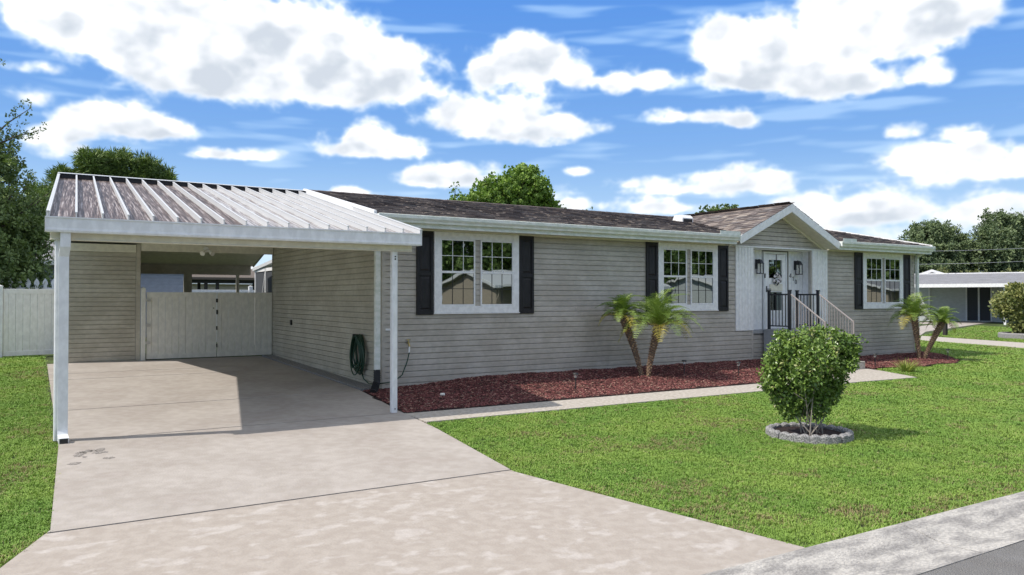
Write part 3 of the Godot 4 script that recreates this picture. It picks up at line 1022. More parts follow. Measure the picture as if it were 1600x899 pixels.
func shutter(house: Node, x: float) -> void:
	var w := 0.365
	var y0 := 1.405
	var y1 := 3.07
	var st := new_st()
	var z0 := 0.018
	box(st, Vector3(x, y0, z0), Vector3(x + w, y1, z0 + 0.014))
	bevel_box(st, Vector3(x, y0, z0 + 0.014), Vector3(x + 0.055, y1, z0 + 0.034), 0.005, 1)
	bevel_box(st, Vector3(x + w - 0.055, y0, z0 + 0.014), Vector3(x + w, y1, z0 + 0.034), 0.005, 1)
	var mid := y0 + (y1 - y0) * 0.49
	for yy in [[y0, y0 + 0.09], [mid - 0.04, mid + 0.04], [y1 - 0.07, y1]]:
		bevel_box(st, Vector3(x + 0.055, yy[0], z0 + 0.014), Vector3(x + w - 0.055, yy[1], z0 + 0.033), 0.005, 0)
	var sh := obj("shutter", st, M["shutter"], house)
	for yy in [[y0 + 0.115, mid - 0.065], [mid + 0.065, y1 - 0.095]]:
		st = new_st()
		var a := Vector3(x + 0.08, yy[0], z0 + 0.014)
		var b := Vector3(x + w - 0.08, yy[1], z0 + 0.014)
		var e := 0.025
		var p := [a, Vector3(b.x, a.y, a.z), b, Vector3(a.x, b.y, a.z)]
		var q := [a + Vector3(e, e, 0.014), Vector3(b.x - e, a.y + e, a.z + 0.014), b + Vector3(-e, -e, 0.014), Vector3(a.x + e, b.y - e, a.z + 0.014)]
		for k in 4:
			quad(st, p[k], p[(k + 1) % 4], q[(k + 1) % 4], q[k], Vector3.BACK)
		quad(st, q[0], q[1], q[2], q[3], Vector3.BACK)
		obj("raised_panel", st, M["shutter"], sh)

func build_entry(house: Node) -> void:
	var zb := -0.30
	# back and sides of the recess
	var st := box_st(Vector3(10.36, -0.1, -0.46), Vector3(12.76, 3.05, zb - 0.013))
	var wall := obj("recess_wall", st, M["wall_core"], house)
	obj("skirt", box_st(Vector3(10.372, -0.1, -0.2), Vector3(12.748, 0.795, -0.073)), M["wall_core"], house)
	siding(wall, Vector3(10.375, 0, -0.06), Vector3(12.745, 0, -0.06), Vector3.BACK, -0.03, 7, M["siding"], 0.0, 9)
	var x := 10.37
	while x < 12.74:
		var x2 := minf(x + 0.12, 12.75)
		if x2 < 11.09 or x > 12.05:
			st = box_st(Vector3(x + 0.003, 0.89, zb - 0.012), Vector3(x2 - 0.003, 3.03, zb))
			obj("panel_board", st, M["white"], wall)
		x = x2
	for sx in [10.358, 12.752]:
		st = box_st(Vector3(sx, -0.05, zb), Vector3(sx + 0.01, 3.05, -0.014))
		obj("recess_side", st, M["white"], house)
	obj("recess_ceiling", box_st(Vector3(10.37, 3.035, zb), Vector3(12.75, 3.049, 0.0)), M["white"], house)
	obj("recess_floor", box_st(Vector3(10.37, 0.80, zb), Vector3(12.75, 0.885, 0.0)), M["grey_paint"], house)
	# white board panels that frame the opening
	for seg in [[9.70, 10.37], [12.75, 13.41]]:
		st = box_st(Vector3(seg[0], 0.89, 0.018), Vector3(seg[1], 3.06, 0.030))
		var panel := obj("entry_panel", st, M["white"], house)
		var n := 6
		var w: float = (seg[1] - seg[0]) / n
		for k in n:
			st = new_st()
			bevel_box(st, Vector3(seg[0] + w * k + 0.004, 0.892, 0.028), Vector3(seg[0] + w * (k + 1) - 0.004, 3.058, 0.044), 0.005, 1)
			obj("panel_board", st, M["white"], panel)
	obj("entry_header", box_st(Vector3(9.68, 3.062, 0.018), Vector3(13.43, 3.10, 0.055)), M["white"], house)
	# door with a glazed storm door
	st = new_st()
	var a := 11.10
	var b := 12.04
	var zt := zb + 0.05
	box(st, Vector3(a, 0.89, zb), Vector3(a + 0.05, 3.0, zt + 0.01))
	box(st, Vector3(b - 0.05, 0.89, zb), Vector3(b, 3.0, zt + 0.01))
	box(st, Vector3(a + 0.05, 2.94, zb), Vector3(b - 0.05, 3.0, zt + 0.008))
	var door := obj("door", st, M["vinyl"], house)
	st = new_st()
	for s in [[a + 0.058, a + 0.20, 0.90, 2.93], [b - 0.20, b - 0.058, 0.90, 2.93], [a + 0.20, b - 0.20, 2.78, 2.93], [a + 0.20, b - 0.20, 1.90, 2.28], [a + 0.20, b - 0.20, 0.90, 1.40]]:
		box(st, Vector3(s[0], s[2], zb), Vector3(s[1], s[3], zt))
	obj("door_leaf", st, M["white"], door)
	for yy in [[1.40, 1.90], [2.28, 2.78]]:
		obj("pane", box_st(Vector3(a + 0.20, yy[0], zb + 0.008), Vector3(b - 0.20, yy[1], zb + 0.02)), M["door_glass"], door)
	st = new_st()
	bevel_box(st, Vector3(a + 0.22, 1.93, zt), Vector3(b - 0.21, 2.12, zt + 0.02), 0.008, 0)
	obj("painted_reflection", st, M["cream"], door)  # cream plate painted in for a reflection across the middle of the door
	st = new_st()
	tube(st, [Vector3(a + 0.10, 1.98, zt), Vector3(a + 0.10, 1.98, zt + 0.06), Vector3(a + 0.20, 1.98, zt + 0.065)], [0.012, 0.012, 0.012], 8)
	tube(st, [Vector3(a + 0.10, 1.90, zt + 0.006), Vector3(a + 0.10, 2.06, zt + 0.006)], [0.018, 0.018], 8)
	obj("door_handle", st, M["black_metal"], door)
	obj("doorbell", box_st(Vector3(a + 0.005, 2.28, zt + 0.011), Vector3(a + 0.04, 2.40, zt + 0.03)), M["black_metal"], door)
	# house number
	var font := SystemFont.new()
	font.font_names = PackedStringArray(["Droid Sans"])
	var digits := "410"
	for k in 3:
		var tm := TextMesh.new()
		tm.text = digits[k]
		tm.font = font
		tm.font_size = 64
		tm.pixel_size = 0.0026
		tm.depth = 0.008
		var o := MeshInstance3D.new()
		o.mesh = tm
		o.material_override = M["black_metal"]
		o.name = "house_number"
		house.add_child(o, true)
		o.position = Vector3(12.24 + k * 0.115, 2.36 - k * 0.085, zb + 0.006) - offset_of(house)

# ---------------------------------------------------------------- carport
func port_y(z: float) -> float:
	return 2.75 + ROOF_PITCH * (2.75 - z) if z > -4.0 else 2.75 + ROOF_PITCH * (10.75 + z)

func build_carport() -> void:
	var port := thing("carport", "white metal-roofed carport with ribbed roof panels attached to the grey home", "carport", Vector3(-3.0, 0, -4.0))
	var x0 := -5.57
	var w := 0.3
	var skew := 0.0415  # the carport stands a little out of square with the home
	var slope := sqrt(1.0 + ROOF_PITCH * ROOF_PITCH)
	var st: SurfaceTool
	for back in 2:
		var al := Vector3(skew if back == 0 else -skew, ROOF_PITCH, -1 if back == 0 else 1).normalized()
		var up := Vector3(0, 1, ROOF_PITCH * (1 if back == 0 else -1)).normalized()
		var eave := Vector3(0, 2.75, 2.73) if back == 0 else Vector3(skew * 13.46, 2.75, -10.73)
		var length := 6.72 * slope
		for k in 17:
			st = new_st()
			var o := eave + Vector3(x0 + w * k + 0.002, 0, 0)
			var us := k * 0.173 + back * 0.4
			var along_u := Vector3.RIGHT * (w - 0.004)
			# the sheet's own coordinates run down the pan, so that dirt streaks follow the fall of the rain
			for e in [[0.0, up], [-0.012, -up]]:
				var corner := [o + up * e[0], o + along_u + up * e[0], o + along_u + al * length + up * e[0], o + al * length + up * e[0]]
				var uv := [Vector2(us, 0), Vector2(us + 0.9, 0), Vector2(us + 0.9, 0.6), Vector2(us, 0.6)]
				for ix in ([0, 2, 1, 0, 3, 2] if (corner[1] - corner[0]).cross(corner[2] - corner[0]).dot(e[1]) > 0.0 else [0, 1, 2, 0, 2, 3]):
					st.set_normal(e[1])
					st.set_uv(uv[ix])
					st.add_vertex(corner[ix])
			obj("roof_pan", st, M["pan_dirty"] if k < 8 else M["pan"], port)
		for k in 18:
			st = new_st()
			extrude(st, PackedVector2Array([Vector2(-0.008, 0.001), Vector2(0.008, 0.001), Vector2(0.008, 0.070), Vector2(0.014, 0.076), Vector2(0.014, 0.088), Vector2(-0.014, 0.088), Vector2(-0.014, 0.076), Vector2(-0.008, 0.070)]), eave + Vector3(x0 + w * k, 0, 0), Vector3.RIGHT, up, al, length)
			obj("roof_rib", st, M["rib_white"], port)
		# white sheet seen from below
		st = new_st()
		extrude(st, PackedVector2Array([Vector2(0, -0.035), Vector2(w * 17, -0.035), Vector2(w * 17, -0.014), Vector2(0, -0.014)]), eave + Vector3(x0, 0, 0), Vector3.RIGHT, up, al, length)
		obj("ceiling", st, M["cream"], port)
		for rx in [x0 - 0.03, x0 + w * 17 + 0.004]:
			st = new_st()
			extrude(st, PackedVector2Array([Vector2(0, -0.06), Vector2(0.026, -0.06), Vector2(0.026, 0.09), Vector2(0, 0.09)]), eave + Vector3(rx, 0, 0), Vector3.RIGHT, up, al, length)
			obj("rake_trim", st, M["rib_white"], port)
	# ridge cover standing on the ribs
	st = new_st()
	var ry := port_y(-4.0)
	extrude(st, PackedVector2Array([Vector2(-0.17, 0.058), Vector2(0, 0.093), Vector2(0.17, 0.058), Vector2(0.17, 0.066), Vector2(0, 0.102), Vector2(-0.17, 0.066)]), Vector3(x0 - 0.03 + skew * 6.73, ry, -4.0), Vector3.BACK, Vector3.UP, Vector3.RIGHT, w * 17 + 0.06)
	obj("ridge_cover", st, M["rib_white"], port)
	# dark blocks added for the shade in the open pan ends under the cover
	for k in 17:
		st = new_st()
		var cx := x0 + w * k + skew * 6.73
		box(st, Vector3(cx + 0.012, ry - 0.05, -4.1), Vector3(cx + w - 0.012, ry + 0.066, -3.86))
		obj("gap_shade_block", st, M["shutter"], port)
	# front gutter, beam, posts
	st = new_st()
	extrude(st, PackedVector2Array([Vector2(2.62, 2.575), Vector2(2.75, 2.575), Vector2(2.758, 2.60), Vector2(2.752, 2.628), Vector2(2.752, 2.745), Vector2(2.764, 2.752), Vector2(2.764, 2.768), Vector2(2.742, 2.768), Vector2(2.742, 2.60), Vector2(2.63, 2.60), Vector2(2.63, 2.735), Vector2(2.62, 2.735)]), Vector3(x0 - 0.035, 0, 0), Vector3.BACK, Vector3.UP, Vector3.RIGHT, w * 17 + 0.05)
	box(st, Vector3(x0 - 0.04, 2.575, 2.62), Vector3(x0 - 0.034, 2.768, 2.76))
	box(st, Vector3(x0 + w * 17 + 0.012, 2.575, 2.62), Vector3(x0 + w * 17 + 0.018, 2.768, 2.76))
	obj("gutter", st, M["vinyl"], port)
	st = new_st()
	extrude(st, PackedVector2Array([Vector2(2.46, 2.485), Vector2(2.60, 2.485), Vector2(2.60, 2.495), Vector2(2.59, 2.50), Vector2(2.59, 2.575), Vector2(2.60, 2.62), Vector2(2.46, 2.62)]), Vector3(-5.55, 0, 0), Vector3.BACK, Vector3.UP, Vector3.RIGHT, 5.0)
	obj("front_beam", st, M["cream"], port)
	for px in [-5.50, -0.875]:
		st = new_st()
		bevel_box(st, Vector3(px, ground_y(2.5) + 0.02, 2.465), Vector3(px + 0.095, 2.485, 2.56), 0.012, 1)
		var post := obj("post", st, M["vinyl"], port)
		if px > -2.0:
			st = new_st()
			for b in [[2.40, 0.012], [2.36, 0.014], [-0.02, 0.01]]:
				tube(st, [Vector3(px + 0.05, b[0], 2.558), Vector3(px + 0.05, b[0], 2.566)], [b[1], b[1]], 8)
			obj("bolt", st, M["dark_plastic"], post)
	# left rain pipe with offset at its head and a spout at its foot
	st = new_st()
	var ds := [Vector3(-5.385, 2.58, 2.68), Vector3(-5.385, 2.40, 2.68), Vector3(-5.40, 2.27, 2.615), Vector3(-5.40, 0.06, 2.615), Vector3(-5.40, -0.02, 2.66), Vector3(-5.39, -0.055, 2.80)]
	square_pipe(st, ds, 0.057, 0.04)
	var pipe := obj("downspout", st, M["vinyl"], port)
	st = new_st()
	box(st, Vector3(-5.435, -0.088, 2.802), Vector3(-5.345, -0.022, 2.812))
	obj("spout_mouth", st, M["dark_plastic"], pipe)
	# rear beam and posts, header between shed and house
	obj("rear_beam", box_st(Vector3(-5.0, 2.44, -10.72), Vector3(0.0, 2.735, -10.60)), M["siding_tan"], port)
	for p in [[-1.92, 0.22], [-0.42, 0.08]]:
		obj("post", box_st(Vector3(p[0], 0.16, -10.71), Vector3(p[0] + p[1], 2.45, -10.61)), M["siding_tan"], port)
	st = new_st()
	bevel_box(st, Vector3(-3.36, 2.95, -8.0), Vector3(-0.03, 3.17, -7.88), 0.01, 0)
	obj("header", st, M["cream"], port)
	st = new_st()
	tube(st, [Vector3(-1.8, 3.03, -7.88), Vector3(-1.8, 3.03, -7.84)], [0.07, 0.07], 12)
	var lamp := obj("flood_lamp", st, M["white"], port)
	for s in [-1, 1]:
		st = new_st()
		tube(st, [Vector3(-1.8, 3.02, -7.84), Vector3(-1.8 + s * 0.06, 2.98, -7.78)], [0.018, 0.018], 8)
		tube(st, [Vector3(-1.8 + s * 0.06, 2.99, -7.79), Vector3(-1.8 + s * 0.09, 2.95, -7.73), Vector3(-1.8 + s * 0.13, 2.91, -7.66)], [0.03, 0.045, 0.065], 12)
		obj("lamp_head", st, M["bulb"], lamp)

func square_pipe(st: SurfaceTool, pts: Array, hx: float, hz: float) -> void:
	for i in pts.size() - 1:
		var a: Vector3 = pts[i]
		var b: Vector3 = pts[i + 1]
		var da: Vector3 = (pts[mini(i + 1, pts.size() - 1)] - pts[maxi(i - 1, 0)]).normalized()
		var db: Vector3 = (pts[mini(i + 2, pts.size() - 1)] - pts[i]).normalized()
		var ra: Array = []
		var rb: Array = []
		for c in [[-1, -1], [1, -1], [1, 1], [-1, 1]]:
			var wa := Vector3.RIGHT.cross(da).normalized()
			var wb := Vector3.RIGHT.cross(db).normalized()
			ra.append(a + Vector3.RIGHT * hx * c[0] + wa * hz * c[1])
			rb.append(b + Vector3.RIGHT * hx * c[0] + wb * hz * c[1])
		for k in 4:
			var mid: Vector3 = (ra[k] + ra[(k + 1) % 4] + rb[k] + rb[(k + 1) % 4]) / 4.0
			quad(st, ra[k], ra[(k + 1) % 4], rb[(k + 1) % 4], rb[k], mid - (a + b) / 2.0)
		if i == 0:
			quad(st, ra[0], ra[1], ra[2], ra[3], a - b)
		if i == pts.size() - 2:
			quad(st, rb[0], rb[1], rb[2], rb[3], b - a)

# ---------------------------------------------------------------- shed, gate and fences behind the carport
func vinyl_panel(parent: Node, called: String, a: Vector3, b: Vector3, h: float, m: Material, plank := 0.155) -> MeshInstance3D:
	# a framed panel of upright tongue-and-groove planks between two feet
	var d := (b - a).normalized()
	var side := Vector3(-d.z, 0, d.x)
	var length := a.distance_to(b)
	var st := new_st()
	for r in [[0.0, 0.12], [h - 0.13, h]]:
		extrude(st, PackedVector2Array([Vector2(-0.022, r[0]), Vector2(0.022, r[0]), Vector2(0.022, r[1] - 0.004), Vector2(0.018, r[1]), Vector2(-0.018, r[1]), Vector2(-0.022, r[1] - 0.004)]), a, side, Vector3.UP, d, length)
	for s in [0.0, length - 0.11]:
		extrude(st, PackedVector2Array([Vector2(-0.0205, 0.12), Vector2(0.0205, 0.12), Vector2(0.0205, h - 0.13), Vector2(-0.0205, h - 0.13)]), a + d * s, side, Vector3.UP, d, 0.11)
	var frame := obj(called, st, m, parent)
	var n := int((length - 0.22) / plank)
	var w := (length - 0.22) / n
	for k in n:
		st = new_st()
		extrude(st, PackedVector2Array([Vector2(0.003, -0.011), Vector2(w - 0.003, -0.011), Vector2(w - 0.003, 0.007), Vector2(w - 0.007, 0.011), Vector2(0.007, 0.011), Vector2(0.003, 0.007)]), a + d * (0.11 + w * k) + Vector3.UP * 0.12, d, side, Vector3.UP, h - 0.25)
		obj("plank", st, m, frame)
	return frame

func fence_post(parent: Node, p: Vector3, h: float, m: Material, hw := 0.06) -> void:
	var st := new_st()
	bevel_box(st, p + Vector3(-hw, -0.1, -hw), p + Vector3(hw, h, hw), 0.008, 1)
	var q := p + Vector3.UP * h
	for c in [[-1, -1, 1, -1], [1, -1, 1, 1], [1, 1, -1, 1], [-1, 1, -1, -1]]:
		var e := hw + 0.01
		tri(st, q + Vector3(c[0] * e, 0, c[1] * e), q + Vector3(c[2] * e, 0, c[3] * e), q + Vector3(0, 0.04, 0), Vector3((c[0] + c[2]) / 2.0, 0.7, (c[1] + c[3]) / 2.0).normalized())
	obj("fence_post", st, m, parent)

func build_shed_and_gate() -> void:
	var shed := thing("storage_shed", "tan-sided storage room at the back of the carport beside the gate", "shed", Vector3(-4.2, 0.11, -9.3))
	var st := box_st(Vector3(-4.98, 0.0, -10.55), Vector3(-3.40, 3.1, -8.013))
	var core := obj("front_wall", st, M["wall_core"], shed)
	siding(core, Vector3(-4.98, 0, -8.0), Vector3(-3.48, 0, -8.0), Vector3.BACK, 0.05, 25, M["siding_tan"], 0.0, 11)
	st = new_st()
	bevel_box(st, Vector3(-3.475, 0.1, -8.04), Vector3(-3.37, 3.12, -7.972), 0.006, 1)
	obj("corner_post", st, M["siding_tan"], shed)
	st = new_st()
	bevel_box(st, Vector3(-5.0, 2.90, -7.998), Vector3(-3.48, 3.10, -7.955), 0.006, 0)
	obj("top_trim", st, M["cream"], shed)
	obj("side_wall", box_st(Vector3(-5.0, 0.0, -10.55), Vector3(-4.982, 3.1, -8.0)), M["siding_tan"], shed)
	# double gate
	var gate := thing("vinyl_gate", "double-leaf cream vinyl gate closing the back of the carport", "gate", Vector3(-1.6, 0.11, -8.0))
	fence_post(gate, Vector3(-3.305, 0.11, -7.97), 1.87, M["vinyl_cream"], 0.055)
	vinyl_panel(gate, "gate_leaf", Vector3(-3.225, 0.16, -7.97), Vector3(-1.51, 0.16, -7.97), 1.73, M["vinyl_cream"])
	vinyl_panel(gate, "gate_leaf", Vector3(-1.49, 0.16, -7.97), Vector3(-0.04, 0.16, -7.97), 1.73, M["vinyl_cream"])
	for s in [[-1.53, 1.62, 0.05, 0.10], [-1.60, 1.45, 0.02, 0.03], [-1.52, 1.30, 0.04, 0.12], [-1.52, 0.88, 0.03, 0.10], [-1.52, 0.42, 0.03, 0.09]]:
		st = new_st()
		bevel_box(st, Vector3(s[0], s[1], -7.948), Vector3(s[0] + s[2], s[1] + s[3], -7.922), 0.006, 1)
		obj("latch", st, M["black_metal"], gate)
	for y in [0.55, 1.0, 1.65]:
		st = box_st(Vector3(-3.26, y, -7.925), Vector3(-3.14, y + 0.07, -7.91))
		obj("hinge", st, M["steel"], gate)
	# privacy fence left of the shed
	var fence := thing("privacy_fence", "bluish-white vinyl privacy fence panel left of the storage room", "fence", Vector3(-5.8, 0.16, -10.6))
	fence_post(fence, Vector3(-6.46, 0.17, -10.5), 1.88, M["vinyl"], 0.065)
	vinyl_panel(fence, "fence_panel", Vector3(-6.39, 0.20, -10.5), Vector3(-5.02, 0.20, -10.75), 1.78, M["vinyl"])
	var x := -6.53
	for k in 4:
		vinyl_panel(fence, "fence_panel", Vector3(x - 2.3, 0.20, -10.5), Vector3(x, 0.20, -10.5), 1.78, M["vinyl"])
		fence_post(fence, Vector3(x - 2.37, 0.17, -10.5), 1.88, M["vinyl"], 0.065)
		x -= 2.44
	# picket fence beyond it
	var pick := thing("picket_fence", "white picket fence with pointed tops showing above the privacy fence", "fence", Vector3(-6.2, 0.19, -14.0))
	st = box_st(Vector3(-9.0, 1.92, -14.02), Vector3(-4.6, 2.06, -13.98))
	box(st, Vector3(-9.0, 0.6, -14.02), Vector3(-4.6, 0.7, -13.98))
	obj("rail", st, M["vinyl"], pick)
	for k in 20:
		var px := -9.0 + k * 0.225
		st = new_st()
		extrude(st, PackedVector2Array([Vector2(-0.045, 0.3), Vector2(0.045, 0.3), Vector2(0.045, 2.12), Vector2(0.075, 2.18), Vector2(0.06, 2.25), Vector2(0, 2.35), Vector2(-0.06, 2.25), Vector2(-0.075, 2.18), Vector2(-0.045, 2.12)]), Vector3(px, 0, -13.98), Vector3.RIGHT, Vector3.UP, Vector3.BACK, 0.025)
		obj("picket", st, M["vinyl"], pick)

# ---------------------------------------------------------------- neighbouring buildings
func gable_house(root: Node, o: Vector3, turn: float, w: float, d: float, wall_h: float, rise: float, wall_m: Material, roof_m: Material, over := 0.35) -> void:
	# ridge along local x; o is the middle of the front foot, local +z is the front
	var b := Basis(Vector3.UP, turn)
	var st := new_st()
	extrude(st, PackedVector2Array([Vector2(0, 0), Vector2(0, wall_h), Vector2(-d / 2, wall_h + rise), Vector2(-d, wall_h), Vector2(-d, 0)]), o + b * Vector3(-w / 2, 0, 0), b.z, Vector3.UP, b.x, w)
	obj("wall", st, wall_m, root)
	st = new_st()
	var k := rise / (d / 2)
	extrude(st, PackedVector2Array([Vector2(over, wall_h - over * k + 0.02), Vector2(-d / 2, wall_h + rise + 0.02), Vector2(-d - over, wall_h - over * k + 0.02), Vector2(-d - over, wall_h - over * k + 0.12), Vector2(-d / 2, wall_h + rise + 0.12), Vector2(over, wall_h - over * k + 0.12)]), o + b * Vector3(-w / 2 - over, 0, 0), b.z, Vector3.UP, b.x, w + 2 * over)
	obj("roof", st, roof_m, root)
	st = new_st()
	extrude(st, PackedVector2Array([Vector2(over + 0.005, wall_h - over * k - 0.04), Vector2(over + 0.10, wall_h - over * k - 0.04), Vector2(over + 0.10, wall_h - over * k + 0.13), Vector2(over + 0.005, wall_h - over * k + 0.13)]), o + b * Vector3(-w / 2 - over, 0, 0), b.z, Vector3.UP, b.x, w + 2 * over)
	obj("gutter", st, M["white"], root)
	for e in [-1, 1]:
		st = new_st()
		extrude(st, PackedVector2Array([Vector2(over, wall_h - over * k - 0.05), Vector2(-d / 2, wall_h + rise - 0.05), Vector2(-d - over, wall_h - over * k - 0.05), Vector2(-d - over, wall_h - over * k + 0.14), Vector2(-d / 2, wall_h + rise + 0.14), Vector2(over, wall_h - over * k + 0.14)]), o + b * Vector3(e * (w / 2 + over + 0.005) - 0.02, 0, 0), b.z, Vector3.UP, b.x, 0.04)
		obj("rake_board", st, M["white"], root)

func local_box(st: SurfaceTool, o: Vector3, b: Basis, lo: Vector3, hi: Vector3) -> void:
	extrude(st, PackedVector2Array([Vector2(lo.x, lo.y), Vector2(hi.x, lo.y), Vector2(hi.x, hi.y), Vector2(lo.x, hi.y)]), o + b.z * lo.z, b.x, Vector3.UP, b.z, hi.z - lo.z)

func house_window(root: Node, o: Vector3, b: Basis, x: float, y: float, w: float, h: float) -> void:
	var st := new_st()
	for r in [[x - 0.07, y - 0.07, x + w + 0.07, y], [x - 0.07, y + h, x + w + 0.07, y + h + 0.07], [x - 0.07, y, x, y + h], [x + w, y, x + w + 0.07, y + h]]:
		local_box(st, o, b, Vector3(r[0], r[1], 0.0), Vector3(r[2], r[3], 0.05))
	var win := obj("window", st, M["white"], root)
	st = new_st()
	local_box(st, o, b, Vector3(x, y, 0.01), Vector3(x + w, y + h, 0.03))
	obj("pane", st, M["door_glass"], win)

func build_neighbours() -> void:
	# right: grey house, its broad carport in front
	var n1 := thing("neighbour_house", "pale grey gabled house with tan roof edge behind the broad carport", "house", Vector3(45, 0.2, -22))
	var b := Basis(Vector3.UP, deg_to_rad(-62))
	gable_house(n1, Vector3(50.95, 0.2, -22.6), deg_to_rad(-150.1), 10.0, 7.0, 2.15, 1.25, M["grey_wall"], M["roof_brown"])
	var cp := thing("neighbour_carport", "wide carport with white fascia and grey roof on the next plot", "carport", Vector3(41, 0.2, -10))
	var o := Vector3(41.6, 0.22, -12.6)
	b = Basis(Vector3.UP, deg_to_rad(-66))
	# local x runs along the fascia, local z out towards the home
	var st := new_st()
	extrude(st, PackedVector2Array([Vector2(0.0, 2.25), Vector2(-6.0, 3.05), Vector2(-12.0, 2.25), Vector2(-12.0, 2.35), Vector2(-6.0, 3.15), Vector2(0.0, 2.35)]), o + b * Vector3(-2.2, 0, 0), b.z, Vector3.UP, b.x, 18.0)
	obj("roof", st, M["roof_grey"], cp)
	st = new_st()
	local_box(st, o, b, Vector3(-2.25, 2.16, 0.0), Vector3(15.85, 2.37, 0.06))
	obj("fascia", st, M["white"], cp)
	st = new_st()
	local_box(st, o, b, Vector3(-2.2, 3.13, -6.15), Vector3(15.8, 3.19, -5.85))
	obj("ridge_cover", st, M["white"], cp)
	for x in [-1.6, 3.2, 8.0]:
		st = new_st()
		local_box(st, o, b, Vector3(x, -0.1, -0.28), Vector3(x + 0.12, 2.22, -0.16))
		obj("post", st, M["white"], cp)
	st = new_st()
	local_box(st, o, b, Vector3(-2.2, -0.1, -4.6), Vector3(15.8, 2.5, -4.5))
	obj("rear_wall", st, M["grey_wall"], cp)
	for x in [1.05, 1.75]:
		st = new_st()
		local_box(st, o, b, Vector3(x, 0.05, -4.5), Vector3(x + 0.58, 2.2, -4.46))
		obj("screen_panel", st, M["screen"], cp)
	st = new_st()
	for x in [0.96, 1.65, 2.34]:
		local_box(st, o, b, Vector3(x, 0.0, -4.5), Vector3(x + 0.08, 2.3, -4.44))
	obj("screen_frame", st, M["white"], cp)
	st = new_st()
	local_box(st, o, b, Vector3(-1.2, 0.0, -4.5), Vector3(-1.1, 2.3, -4.43))
	obj("corner_trim", st, M["white"], cp)
	# behind: pale blue-grey house seen past the gate
	var n2 := thing("neighbour_house", "pale blue lap-sided house wall seen above the carport gate", "house", Vector3(-4.5, 0.19, -22))
	gable_house(n2, Vector3(-5.2, 0.19, -19.5), 0.0, 9.6, 7.0, 2.9, 1.0, M["blue_wall"], M["roof_grey"])
	st = new_st()
	for k in 22:
		extrude(st, board_profile(0.127), Vector3(-3.4, 0.25 + k * 0.12, -19.485), Vector3.BACK, Vector3.UP, Vector3.RIGHT, 2.92)
	obj("siding", st, M["blue_wall"], n2)
	obj("corner_post", box_st(Vector3(-0.48, 0.2, -19.52), Vector3(-0.36, 2.9, -19.45)), M["white"], n2)
	# white fence further back and the dark open shelter behind it
	var wf := thing("vinyl_fence", "low white vinyl fence crossing the yard behind the carport gate", "fence", Vector3(1.0, 0.19, -14))
	for k in 3:
		vinyl_panel(wf, "fence_panel", Vector3(-1.3 + k * 2.2, 0.22, -14.2), Vector3(0.76 + k * 2.2, 0.22, -14.2), 1.80, M["vinyl"])
		fence_post(wf, Vector3(0.83 + k * 2.2, 0.19, -14.2), 1.95, M["vinyl"], 0.065)
	var sh := thing("open_shelter", "dark-posted shelter with shallow roof beyond the white fence", "shelter", Vector3(4.5, 0.19, -34))
	st = new_st()
	extrude(st, PackedVector2Array([Vector2(3.2, 2.55), Vector2(0, 3.15), Vector2(-3.2, 2.55), Vector2(-3.2, 2.68), Vector2(0, 3.28), Vector2(3.2, 2.68)]), Vector3(0.6, 0.19, -34), Vector3.BACK, Vector3.UP, Vector3.RIGHT, 9.0)
	obj("roof", st, M["roof_brown"], sh)
	for x in [0.9, 2.3, 2.9, 6.2, 9.2]:
		for z in [-31.2, -36.8]:
			obj("post", box_st(Vector3(x, 0.1, z), Vector3(x + 0.16, 2.8, z + 0.16)), M["dark_wood"], sh)
	obj("beam", box_st(Vector3(0.7, 2.55, -31.2), Vector3(9.5, 2.72, -31.02)), M["dark_wood"], sh)
	var far := thing("neighbour_house", "tan house with white roof far behind the open shelter", "house", Vector3(8, 0.19, -48))
	gable_house(far, Vector3(7, 0.19, -46), 0.0, 18.0, 8.0, 2.7, 1.3, M["tan_wall"], M["rib_white"])
	# screened room on the back of the home
	var sr := thing("screen_room", "white-framed screened room at the rear corner of the grey home", "screen room", Vector3(2.2, 0.15, -10))
	st = new_st()
	extrude(st, PackedVector2Array([Vector2(-8.05, 2.95), Vector2(-12.3, 2.62), Vector2(-12.3, 2.72), Vector2(-8.05, 3.05)]), Vector3(0.45, 0, 0), Vector3.BACK, Vector3.UP, Vector3.RIGHT, 4.2)
	obj("roof", st, M["rib_white"], sr)
	st = new_st()
	for z in [-12.2, -10.9, -9.6, -8.3]:
		box(st, Vector3(0.50, 0.1, z), Vector3(0.57, 2.68, z + 0.07))
	box(st, Vector3(0.50, 0.95, -12.13), Vector3(0.56, 1.02, -8.3))
	box(st, Vector3(0.50, 2.58, -12.13), Vector3(0.56, 2.68, -8.3))
	box(st, Vector3(0.57, 2.56, -12.2), Vector3(4.5, 2.66, -12.14))
	for x in [1.9, 3.3, 4.45]:
		box(st, Vector3(x, 0.1, -12.2), Vector3(x + 0.07, 2.56, -12.13))
	tube(st, [Vector3(0.53, 0.3, -12.1), Vector3(0.53, 2.5, -11.0)], [0.015, 0.015], 6)
	obj("frame", st, M["white"], sr)
	obj("screen_mesh", box_st(Vector3(0.525, 0.1, -12.13), Vector3(0.53, 2.6, -8.3)), M["screen"], sr)
	# across the road, mirrored in the front windows
	var rows := [[6.0, 30.0, 14.0, "tan_wall", "roof_grey", "tan house with grey roof across the road"], [28.0, 30.5, 15.0, "tan_wall", "rib_white", "tan house with white metal roof across the road"], [50.0, 31.0, 15.0, "grey_wall", "rib_white", "grey house with white metal roof across the road"], [74.0, 32.0, 15.0, "tan_wall", "roof_grey", "tan house with grey roof at the far end across the road"]]
